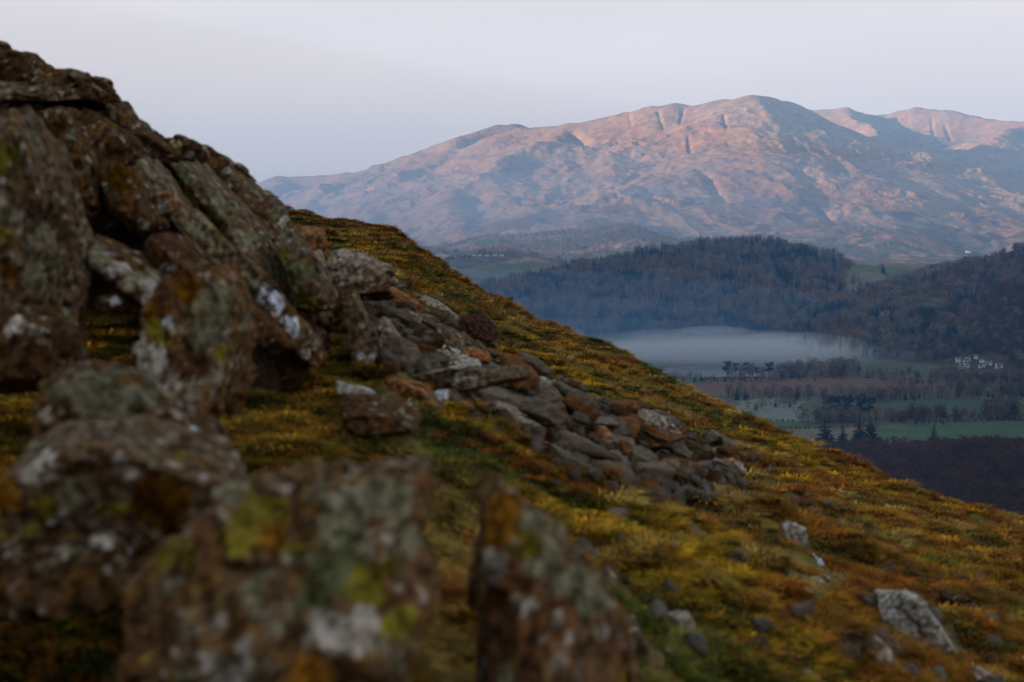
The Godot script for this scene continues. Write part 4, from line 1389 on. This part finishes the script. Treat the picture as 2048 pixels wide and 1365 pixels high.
	rock_on([[470, 390], [520, 415], [530, 455], [500, 470], [460, 430]], 0.4, "brown", "overhanging brown block in the crag hollow", {"d": 8.9, "n": 18, "name": "crag_block", "category": "rock"})
	rock_on([[60, 240], [130, 235], [170, 330], [190, 430], [150, 440], [90, 340]], 0.45, "brown", "upright brown slab behind the tall crag", {"d": 7.2, "n": 24, "name": "slab", "category": "slab"})
	rock_on([[180, 330], [240, 330], [290, 400], [330, 470], [300, 480], [220, 420]], 0.4, "brown", "recessed brown slab above the log-like slab", {"d": 7.3, "n": 24, "name": "slab", "category": "slab", "bed": dip, "patches": [[250, 345, 20, ORANGE * 0.3, 0.42]]})
	rock_on([[290, 490], [330, 470], [385, 530], [380, 560], [330, 550]], 0.35, "brown", "brown block leaning behind the standing boulder", {"d": 6.2, "n": 22, "name": "crag_block", "category": "rock", "patches": [[345, 540, 14, PALE * 0.6, 0.42]]})
	rock_on([[110, 555], [135, 560], [170, 590], [160, 600], [120, 580]], 0.2, "brown", "thin stone leaning in the mossy hollow", {"d": 5.9, "n": 14, "name": "stone", "category": "stone"})
	rock_on([[190, 600], [235, 590], [245, 610], [230, 625], [195, 620]], 0.2, "brown", "small dark stone with a pale end in the hollow", {"d": 5.8, "n": 14, "name": "stone", "category": "stone", "patches": [[238, 602, 8, QUARTZ * 0.6, 0.4]]})
	rock_on([[460, 620], [490, 600], [560, 660], [580, 700], [520, 690]], 0.3, "brown", "brown wedge stone under the quartz-bearing slab", {"d": 7.0, "n": 20, "name": "stone", "category": "stone"})
	# --- red stone and slates at the end of the crag
	rock_on([[592, 470], [605, 456], [640, 460], [645, 500], [625, 512], [598, 500]], 0.35, "rust", "dark red stone standing against the golden turf", {"d": 9.6, "n": 18, "rough": 0.06, "name": "stone", "category": "stone"})
	rock_on([[600, 510], [630, 500], [645, 540], [640, 580], [612, 560]], 0.3, "slate", "grey slate standing on edge under the red stone", {"d": 9.3, "n": 18, "name": "slate", "category": "slate"})
	rock_on([[645, 540], [665, 512], [700, 508], [760, 535], [785, 560], [780, 575], [720, 575], [660, 555]], 0.7, "slate", "broad layered grey slate at the top of the scree", {"d": 10.4, "n": 32, "rough": 0.09, "name": "slate", "category": "slate", "bed": Vector3(-0.15, 1.0, 0.1)})
	rock_on([[670, 575], [770, 572], [780, 590], [720, 600], [672, 592]], 0.5, "brown", "flat brown slate below the layered grey one", {"d": 10.1, "n": 22, "rough": 0.06, "name": "slate", "category": "slate", "bed": Vector3(0, 1, 0)})
	rock_on([[640, 640], [660, 590], [700, 588], [712, 605], [670, 660], [640, 670]], 0.3, "brown", "brown plate tilted up at the crag's end", {"d": 9.0, "n": 20, "name": "slate", "category": "slate"})
	rock_on([[680, 590], [708, 590], [735, 640], [762, 700], [765, 745], [735, 745], [705, 680]], 0.35, "grey", "upright grey slab with white spots before the slates", {"d": 8.5, "n": 28, "rough": 0.06, "name": "slab", "category": "slab", "bed": Vector3(0.9, 0.3, 0.2), "patches": [[727, 707, 8, QUARTZ, 0.45], [750, 720, 10, PALE, 0.45]]})
	var dip2 := Vector3(0.45, 0.9, 0.1)
	for s in [
		[[[715, 600], [780, 598], [830, 610], [825, 625], [740, 622]], "slate", "grey slate lying flat under the top of the scree"],
		[[[765, 580], [800, 585], [880, 640], [870, 650], [800, 620]], "rust", "russet slate dipping right in the upper scree"],
		[[[820, 590], [850, 598], [925, 645], [918, 652], [850, 622]], "slate", "long thin slate along the upper edge of the scree"],
		[[[760, 610], [800, 612], [900, 665], [925, 690], [905, 700], [820, 655]], "slate", "long grey slate dipping towards the dark block"],
		[[[755, 640], [790, 640], [810, 655], [800, 670], [760, 660]], "grey", "blocky grey stone in the upper scree"],
		[[[750, 650], [775, 655], [800, 690], [810, 705], [780, 698]], "slate", "curved slate standing on its edge in the scree"],
		[[[800, 662], [815, 665], [900, 705], [915, 712], [890, 714], [820, 685]], "pale", "thin pale slate blade in the middle of the scree"],
		[[[860, 640], [900, 660], [935, 690], [925, 706], [880, 680]], "grey", "grey slate beside the dark block"],
		[[[810, 700], [850, 692], [870, 705], [860, 722], [815, 722]], "brown", "brown stone resting on the long pale slab"],
		[[[855, 715], [905, 710], [915, 722], [870, 728]], "slate", "small flat slate on the long pale slab"],
		[[[920, 715], [950, 708], [975, 715], [985, 738], [950, 745], [920, 730]], "rust", "orange-brown stone under the dark block"],
	]:
		rock_on(s[0], 0.34, s[1], s[2], {"n": 20, "rough": 0.06, "name": "slate", "category": "slate", "bed": dip2, "sharp": 20.0, "group": ""})
	rock_on([[912, 660], [925, 642], [965, 640], [985, 662], [985, 715], [960, 712], [918, 705]], 0.4, "dark", "dark square block standing alone at the edge of the turf", {"n": 24, "rough": 0.04, "name": "block", "category": "rock", "sharp": 24.0})
	rock_on([[800, 738], [812, 728], [900, 724], [955, 730], [960, 742], [900, 752], [812, 752]], 0.7, "pale", "long flat pale slab like a doorstep", {"n": 30, "rough": 0.035, "name": "slab", "category": "slab", "bed": Vector3(0, 1, 0), "sharp": 22.0})
	rock_on([[815, 756], [850, 748], [1000, 738], [1045, 745], [1048, 762], [990, 775], [840, 776]], 0.6, "grey", "long lichen-spotted slab under the pale doorstep slab", {"n": 32, "rough": 0.04, "name": "slab", "category": "slab", "bed": Vector3(0, 1, 0), "sharp": 22.0, "patches": [[925, 760, 9, PALE, 0.45], [955, 762, 12, PALE, 0.45], [877, 768, 6, QUARTZ, 0.45]]})
	rock_on([[768, 765], [800, 762], [850, 782], [862, 800], [800, 800]], 0.4, "rust", "rust-sided slate with a pale upper edge in the grass", {"n": 22, "rough": 0.05, "name": "slate", "category": "slate"})
	rock_on([[862, 782], [895, 778], [945, 812], [950, 838], [900, 832], [866, 805]], 0.4, "grey", "grey slab half sunk in the green moss", {"n": 24, "rough": 0.05, "name": "slab", "category": "slab", "patches": [[885, 790, 12, QUARTZ * 0.8, 0.42]]})
	rock_on([[668, 780], [690, 772], [730, 782], [748, 800], [720, 808], [680, 798]], 0.35, "pale", "flat blue-grey stone sunk in the moss", {"n": 20, "rough": 0.04, "name": "stone", "category": "stone", "d": 6.6})
	rock_on([[680, 830], [720, 815], [800, 822], [838, 842], [820, 870], [740, 880], [690, 860]], 0.4, "brown", "mossy brown stone showing through the grass", {"n": 24, "name": "stone", "category": "stone"})
	rock_on([[985, 822], [1005, 815], [1060, 838], [1100, 862], [1090, 878], [1040, 868], [995, 845]], 0.3, "slate", "long grey slate at the start of the stone pile", {"n": 22, "rough": 0.05, "name": "slate", "category": "slate", "bed": dip2})
	rock_on([[1062, 760], [1085, 755], [1110, 775], [1120, 808], [1108, 812], [1085, 790]], 0.22, "pale", "pale slate standing on edge at the top of the stone pile", {"n": 18, "rough": 0.05, "name": "slate", "category": "slate"})
	rock_on([[1105, 765], [1140, 760], [1160, 770], [1155, 795], [1115, 790]], 0.3, "brown", "brown stone behind the pale standing slate", {"n": 18, "name": "stone", "category": "stone"})
	rock_on([[1272, 840], [1300, 832], [1345, 850], [1350, 866], [1368, 905], [1360, 915], [1320, 895], [1280, 868]], 0.5, "slate", "largest grey slab of the stone pile, tilted to the right", {"n": 30, "rough": 0.07, "name": "slab", "category": "slab", "bed": Vector3(0.5, 0.8, 0.3)})
	rock_on([[1320, 905], [1345, 905], [1385, 918], [1395, 932], [1370, 940], [1325, 928]], 0.3, "slate", "long slate below the largest slab of the pile", {"n": 18, "rough": 0.05, "name": "slate", "category": "slate"})
	rock_on([[1198, 865], [1215, 862], [1238, 890], [1238, 905], [1222, 912], [1200, 895]], 0.25, "rust", "orange upright stone in the middle of the pile", {"n": 18, "rough": 0.06, "name": "stone", "category": "stone"})
	rock_on([[1240, 925], [1265, 912], [1278, 930], [1282, 948], [1255, 948]], 0.2, "pale", "pale triangular stone below the dark gap in the pile", {"n": 16, "rough": 0.05, "name": "stone", "category": "stone"})
	rock_on([[1430, 950], [1450, 928], [1480, 924], [1492, 945], [1490, 968], [1440, 968]], 0.3, "rust", "red-brown stone with a white end at the tail of the pile", {"n": 20, "rough": 0.06, "name": "stone", "category": "stone", "patches": [[1480, 935, 11, PALE, 0.3]]})
	# --- stones lying in the turf
	for s in [
		[[[1042, 682], [1052, 676], [1082, 680], [1080, 688], [1050, 688]], "quartz", "white quartz stone alone on the far turf"],
		[[[1152, 795], [1168, 788], [1195, 800], [1190, 812], [1158, 808]], "pale", "pale stone in the grass above the pile"],
		[[[1376, 1068], [1392, 1062], [1415, 1082], [1422, 1104], [1405, 1100]], "pale", "grey-violet stone in the green moss"],
		[[[1440, 1118], [1465, 1114], [1495, 1128], [1490, 1140], [1450, 1134]], "slate", "flat grey stone low in the grass"],
		[[[1570, 1045], [1590, 1036], [1612, 1048], [1622, 1080], [1600, 1095], [1575, 1085]], "pale", "pinkish pale stone with a moss cap"],
		[[[1634, 1110], [1640, 1104], [1652, 1125], [1654, 1140], [1640, 1135]], "quartz", "white quartz splinter in the turf"],
		[[[1652, 1142], [1664, 1138], [1680, 1155], [1684, 1172], [1664, 1164]], "quartz", "second white quartz lump below the splinter"],
		[[[1564, 1130], [1585, 1122], [1625, 1140], [1615, 1150], [1575, 1145]], "pale", "pale flat stone above the two long ones"],
		[[[1568, 1148], [1580, 1146], [1590, 1165], [1588, 1180], [1574, 1168]], "pale", "narrow pale stone leaning beside its twin"],
		[[[1592, 1150], [1604, 1148], [1625, 1172], [1630, 1188], [1612, 1180]], "pale", "longer pale stone beside the narrow one"],
		[[[1600, 1150], [1650, 1150], [1662, 1162], [1620, 1164]], "slate", "thin grey slate next to the quartz lump"],
		[[[1568, 1000], [1600, 994], [1606, 1008], [1575, 1012]], "slate", "grey stone with a dark hollow in the upper turf"],
		[[[1320, 1278], [1332, 1270], [1360, 1300], [1374, 1325], [1360, 1330], [1335, 1305]], "quartz", "long bluish white stone near the pointed boulder"],
		[[[1250, 1240], [1268, 1222], [1290, 1250], [1302, 1290], [1280, 1310], [1255, 1285]], "grey", "white-spotted stone leaning at the pointed boulder's foot"],
		[[[1195, 1135], [1215, 1120], [1250, 1160], [1280, 1215], [1262, 1222], [1220, 1180]], "grey", "long grey stone behind the pointed boulder"],
		[[[1345, 1215], [1375, 1205], [1388, 1240], [1378, 1262], [1352, 1245]], "slate", "grey stone standing in brown grass"],
		[[[1610, 1345], [1625, 1338], [1655, 1362], [1650, 1380], [1620, 1372]], "pale", "pale stone at the lower edge of the slope"],
		[[[1728, 1285], [1755, 1272], [1790, 1300], [1800, 1330], [1770, 1325], [1735, 1305]], "slate", "small grey stone left of the big grey slab"],
		[[[1770, 1250], [1790, 1240], [1810, 1255], [1800, 1275]], "brown", "brown stone wedged by the big grey slab"],
		[[[1900, 1185], [1920, 1175], [1945, 1190], [1940, 1222], [1912, 1218]], "brown", "reddish stone among dead bracken"],
		[[[1870, 1165], [1895, 1158], [1912, 1172], [1885, 1182]], "slate", "grey stone above the reddish one"],
		[[[1960, 1345], [1990, 1335], [2025, 1360], [2000, 1385]], "slate", "grey stone at the lower right of the slope"],
		[[[1680, 1035], [1690, 1030], [1697, 1052], [1686, 1058]], "slate", "small upright stone in the reddish turf"],
		[[[1762, 1130], [1790, 1120], [1800, 1150], [1775, 1160]], "brown", "dark brown stone in the bracken"],
		[[[960, 985], [975, 978], [985, 992], [970, 1000]], "pale", "small pale stone left of the pointed boulder's tip"],
		[[[990, 876], [1000, 872], [1008, 884], [998, 890]], "pale", "little yellowish stone on the green moss bank"],
		[[[1395, 1000], [1420, 990], [1438, 1002], [1420, 1012]], "pale", "pale stone under the tail of the pile"],
	]:
		var o := rock_on(s[0], 0.2, s[1], s[2], {"n": 16, "rough": 0.07, "name": "stone", "category": "stone"})
		o.position.y -= 0.045
	rock_on([[1772, 1212], [1800, 1200], [1840, 1206], [1878, 1240], [1900, 1275], [1938, 1325], [1880, 1325], [1850, 1305], [1795, 1285], [1810, 1250]], 0.45, "pale", "large pale grey lichen-covered slab low on the turf", {"n": 34, "rough": 0.05, "name": "slab", "category": "slab", "face": Vector3(0.1, 0.9, 0.8), "patches": [[1900, 1312, 20, Color(0.33, 0.33, 0.16), 0.4]]})

const PILES := [
	[[[1040, 835], [1120, 815], [1200, 820], [1290, 825], [1360, 870], [1400, 905], [1480, 925], [1490, 965], [1400, 965], [1330, 960], [1240, 950], [1150, 915], [1090, 890]], 190, 0.06, 0.15],
	[[[780, 600], [850, 610], [920, 670], [920, 720], [1040, 745], [1110, 790], [1180, 815], [1100, 845], [1000, 820], [900, 780], [800, 740], [700, 620], [650, 560]], 66, 0.06, 0.15],
	[[[1090, 890], [1240, 950], [1400, 968], [1450, 990], [1380, 1005], [1260, 985], [1150, 940]], 22, 0.035, 0.09],
	[[[600, 520], [680, 560], [760, 640], [790, 740], [720, 690], [640, 600]], 22, 0.05, 0.12],
]

# loose stones of the pile: alike ones, told apart only by where they lie
func build_scree() -> void:
	var r := RandomNumberGenerator.new()
	r.seed = 314
	var shapes := {}
	for kind in ["slate", "grey", "brown", "rust", "pale"]:
		shapes[kind] = []
		for v in 4:
			var planes := []
			var ext := Vector3(1.0, r.randf_range(0.22, 0.5), r.randf_range(0.55, 0.9))
			for k in 11:
				var n := rand_dir(r)
				planes.append([n, (absf(n.x) * ext.x + absf(n.y) * ext.y + absf(n.z) * ext.z) * r.randf_range(0.62, 0.85)])
			for n in [Vector3.UP, Vector3.DOWN]: planes.append([(n + rand_dir(r) * 0.15).normalized(), ext.y * 0.8])
			shapes[kind].append(rock_mesh(planes, ext, 9, 60 + v + shapes.size() * 7, 0.07, Vector3.UP, look_of(kind), [], 22.0))
	var words := {"slate": "loose grey slate of the stone pile", "grey": "loose lichen-spotted stone of the stone pile", "brown": "loose brown stone of the stone pile", "rust": "loose orange-brown stone of the stone pile", "pale": "loose pale stone of the stone pile"}
	for a in PILES:
		var poly := PackedVector2Array()
		for p in a[0]: poly.append(Vector2(p[0], p[1]))
		var done := 0
		var tries := 0
		while done < a[1] and tries < 6000:
			tries += 1
			var q := Vector2(r.randf_range(560, 1540), r.randf_range(500, 1030))
			if not Geometry2D.is_point_in_polygon(q + Vector2(r.randfn(0.0, 16.0), r.randfn(0.0, 9.0)), poly): continue
			done += 1
			var d := hit(q.x, q.y)
			var x := (q.x - 1024.0) / LENS * d
			var kind: String = ["slate", "rust", "slate", "brown", "rust", "rust", "grey", "slate", "pale", "slate"][r.randi() % 10]
			var o := put(shapes[kind][r.randi() % 4], "loose_stone", M.rock)
			var s := lerpf(a[2] * 0.6, a[3] * 1.1, pow(r.randf(), 1.9))
			o.transform = Transform3D((Basis(Vector3.BACK, -0.35 + r.randf_range(-0.35, 0.35)) * Basis(Vector3.RIGHT, r.randf_range(-0.4, 0.4)) * Basis(Vector3.UP, r.randf_range(0, TAU))).scaled_local(Vector3(s, s, s)), Vector3(x, hill(q.x, d) + bumps(x, -d, d) + s * r.randf_range(0.0, 0.5) + 0.07 * r.randf() * r.randf(), -d))
			tag(o, words[kind], "stone", words[kind].replace("loose", "loose piled"))

# grit and chips in and below the stone pile, and small stones half sunk in the turf
func build_chips() -> void:
	var r := RandomNumberGenerator.new()
	r.seed = 577
	var chip := []
	for v in 5:
		var planes := []
		var ext := Vector3(1.0, r.randf_range(0.3, 0.55), r.randf_range(0.6, 0.9))
		for k in 9:
			var n := rand_dir(r)
			planes.append([n, (absf(n.x) * ext.x + absf(n.y) * ext.y + absf(n.z) * ext.z) * r.randf_range(0.62, 0.85)])
		chip.append(rock_mesh(planes, ext, 6, 260 + v, 0.06, Vector3.UP, look_of(["slate", "rust", "pale", "brown", "slate"][v]), [], 22.0))
	for v in 5:
		var mm := MultiMesh.new()
		mm.transform_format = MultiMesh.TRANSFORM_3D
		mm.mesh = chip[v]
		var list := []
		var tries := 0
		while list.size() < 260 and tries < 20000:
			tries += 1
			var a: Array = PILES[r.randi() % PILES.size()]
			var p: Array = a[0][r.randi() % a[0].size()]
			var p2: Array = a[0][r.randi() % a[0].size()]
			var k := r.randf()
			var q := Vector2(lerpf(p[0], p2[0], k) + r.randfn(0.0, 22.0), lerpf(p[1], p2[1], k) + r.randfn(0.0, 12.0))
			var d := hit(q.x, q.y)
			if d > 18.0: continue
			var x := (q.x - 1024.0) / LENS * d
			var s := r.randf_range(0.014, 0.042)
			list.append(Transform3D((Basis(Vector3.BACK, -0.3 + r.randf_range(-0.5, 0.5)) * Basis(Vector3.UP, r.randf_range(0, TAU))).scaled_local(Vector3(s, s, s)), Vector3(x, hill(q.x, d) + bumps(x, -d, d) + s * 0.6, -d)))
		mm.instance_count = list.size()
		for i in list.size(): mm.set_instance_transform(i, list[i])
		var o := MultiMeshInstance3D.new()
		o.name = numbered("stone_chips")
		o.multimesh = mm
		o.material_override = M.rock
		add_child(o)
		tag(o, "small chips and grit between the stones of the pile", "chips", "", "stuff")
	for i in 60:
		var q := Vector2(r.randf_range(1000, 2040), r.randf_range(760, 1360))
		var sky := col_of(0, q.x)
		if q.y < sky + 60.0: q.y = sky + 60.0 + r.randf() * (1340.0 - sky)
		var d := hit(q.x, q.y)
		if d > 24.0: continue
		var x := (q.x - 1024.0) / LENS * d
		var o := put(chip[[0, 2, 4, 2][r.randi() % 4]], "small_stone", M.rock)
		var s := r.randf_range(0.018, 0.045)
		o.transform = Transform3D((Basis(Vector3.BACK, -0.35 + r.randf_range(-0.4, 0.4)) * Basis(Vector3.UP, r.randf_range(0, TAU))).scaled_local(Vector3(s, s, s)), Vector3(x, hill(q.x, d) + bumps(x, -d, d) + 0.012, -d))
		tag(o, "small grey stone half sunk in the mossy turf", "stone", "small stones sunk in the turf")

# broken pieces caught between the slabs of the crag
func build_crag_debris() -> void:
	var r := RandomNumberGenerator.new()
	r.seed = 2718
	var meshes := []
	for v in 8:
		var planes := []
		var ext := Vector3(1.0, r.randf_range(0.35, 0.7), r.randf_range(0.5, 0.9))
		for k in 12:
			var n := rand_dir(r)
			planes.append([n, (absf(n.x) * ext.x + absf(n.y) * ext.y + absf(n.z) * ext.z) * r.randf_range(0.6, 0.85)])
		meshes.append(rock_mesh(planes, ext, 11, 160 + v, 0.09, Vector3.UP, look_of(["brown", "grey", "dark", "brown"][v % 4]), [], 24.0))
	var edge := PackedVector2Array([Vector2(0, 250), Vector2(200, 240), Vector2(330, 330), Vector2(560, 470), Vector2(660, 700), Vector2(560, 760), Vector2(470, 760), Vector2(300, 560), Vector2(120, 560), Vector2(0, 300)])
	var done := 0
	while done < 170:
		var q := Vector2(r.randf_range(0, 670), r.randf_range(230, 770))
		if not Geometry2D.is_point_in_polygon(q, edge): continue
		var d := hit(q.x, q.y) - r.randf_range(0.0, 0.35)
		if d > 12.0 or q.y < col_of(4, q.x) + 95.0: continue
		done += 1
		var s := lerpf(0.05, 0.17, pow(r.randf(), 1.6))
		var o := put(meshes[r.randi() % 8], "crag_fragment", M.rock)
		o.transform = Transform3D(Basis.from_euler(Vector3(r.randf_range(-0.4, 0.4), r.randf_range(0, TAU), -0.7 + r.randf_range(-0.4, 0.4))).scaled_local(Vector3(s, s, s)), at(q.x, q.y, d))
		tag(o, "broken fragment caught between the slabs of the crag", "stone", "broken fragments between the crag slabs")

# ------------------------------------------------------------------ grass
func tuft(seed_: int, blades: int, long: float, lie: float, spread: float) -> ArrayMesh:
	var r := RandomNumberGenerator.new()
	r.seed = seed_
	var st := new_st()
	for i in blades:
		var a := r.randf_range(0, TAU)
		var root := Vector3(cos(a), 0, sin(a)) * spread * sqrt(r.randf())
		var o := (Vector3(cos(a), 0, sin(a)) * 0.55 + Vector3(lie, 0, lie * 0.2)).normalized()
		var l := long * r.randf_range(0.55, 1.2)
		var up := r.randf_range(0.35, 1.0)
		var mid := root + (o * 0.35 + Vector3(0, up * 0.5, 0)) * l
		var tip := root + (o * 0.9 + Vector3(0, up * 0.42, 0)) * l
		var w := Vector3(-o.z, 0, o.x) * r.randf_range(0.003, 0.006)
		var n := (Vector3(0, 1, 0) - o * 0.5 + rand_dir(r) * 0.35).normalized()
		var g := r.randf_range(0.6, 1.35)
		var c := Color(g, g * r.randf_range(0.92, 1.05), g)
		tri(st, root - w, root + w, mid + w * 0.8, n, c)
		tri(st, root - w, mid + w * 0.8, mid - w * 0.8, n, c)
		tri(st, mid - w * 0.8, mid + w * 0.8, tip, n, c)
	return st.commit()

func build_grass() -> void:
	var r := RandomNumberGenerator.new()
	r.seed = 808
	var kinds_ := [["dead_grass", tuft(1, 36, 0.075, 0.7, 0.07)], ["dead_grass", tuft(2, 34, 0.060, 0.4, 0.075)], ["moss", tuft(3, 50, 0.035, 0.2, 0.08)], ["long_grass", tuft(4, 80, 0.12, 0.35, 0.09)]]
	var placed := []
	for k in kinds_: placed.append([])
	var total := 165000
	for i in total:
		# even over the ground in view
		var d := sqrt(r.randf_range(2.2 * 2.2, 34.0 * 34.0))
		if r.randf() < 0.28: d = r.randf_range(2.0, 11.0)
		var px := r.randf_range(-150.0, 2200.0)
		if px < 560.0 and d > 12.0: continue
		var x := (px - 1024.0) / LENS * d
		if gap(px, d) > 0.22 and r.randf() < 0.85: continue
		if is_stony(x, -d) and r.randf() < 0.7: continue
		if covered.has(Vector2i(int(x * 12.0), int(-d * 12.0))): continue
		var c := turf_colour(x + r.randfn(0.0, 0.13), -d + r.randfn(0.0, 0.13), px)
		var k := 0
		if c == MOSS or c == OLIVE: k = 2 if r.randf() < 0.7 else 1
		elif c == STRAW: k = 3
		elif c == PEAT:
			if r.randf() < 0.5: continue
			k = 2
		else: k = 3 if r.randf() < 0.05 else r.randi() % 2
		var s := r.randf_range(0.7, 1.25) * lerpf(0.8, 1.25, smoothstep(4.0, 20.0, d))
		var v := exp(r.randfn(0.0, 0.42))
		var y := hill(px, d) + bumps(x, -d, d) - 0.01
		placed[k].append([Transform3D(Basis(Vector3.UP, r.randf_range(-1.5, 1.5)).scaled(Vector3(s, s * r.randf_range(0.7, 1.2), s)), Vector3(x, y, -d)), Color(c.r * v, c.g * v * r.randf_range(0.92, 1.08), c.b * v)])
	# moss and grass that root on the ledges of the crag
	for i in 26000:
		var px := r.randf_range(-60.0, 680.0)
		var d := r.randf_range(3.6, 11.0)
		var x := (px - 1024.0) / LENS * d
		if gap(px, d) > 0.22 or (covered.has(Vector2i(int(x * 12.0), int(-d * 12.0))) and r.randf() < 0.5): continue
		var pick := r.randf()
		var c: Color = MOSS if pick < 0.45 else (OLIVE if pick < 0.7 else (RUST if pick < 0.88 else GOLD))
		var s := r.randf_range(0.6, 1.1)
		var v := exp(r.randfn(0.0, 0.4))
		placed[2 if pick < 0.6 else r.randi() % 2].append([Transform3D(Basis(Vector3.UP, r.randf_range(-1.5, 1.5)).scaled(Vector3(s, s, s)), Vector3(x, hill(px, d) + bumps(x, -d, d), -d)), Color(c.r * v, c.g * v, c.b * v)])
	for k in kinds_.size():
		var mm := MultiMesh.new()
		mm.transform_format = MultiMesh.TRANSFORM_3D
		mm.use_colors = true
		mm.mesh = kinds_[k][1]
		mm.instance_count = placed[k].size()
		for i in placed[k].size():
			mm.set_instance_transform(i, placed[k][i][0])
			mm.set_instance_color(i, placed[k][i][1])
		var o := MultiMeshInstance3D.new()
		o.name = numbered(kinds_[k][0])
		o.multimesh = mm
		o.material_override = M.blade
		add_child(o)
		tag(o, ["short golden dead grass lying on the turf", "low russet dead grass on the turf", "green and olive moss on the hillside", "longer straw-coloured grass tufts on the hillside"][k], ["grass", "grass", "moss", "grass"][k], "", "stuff")
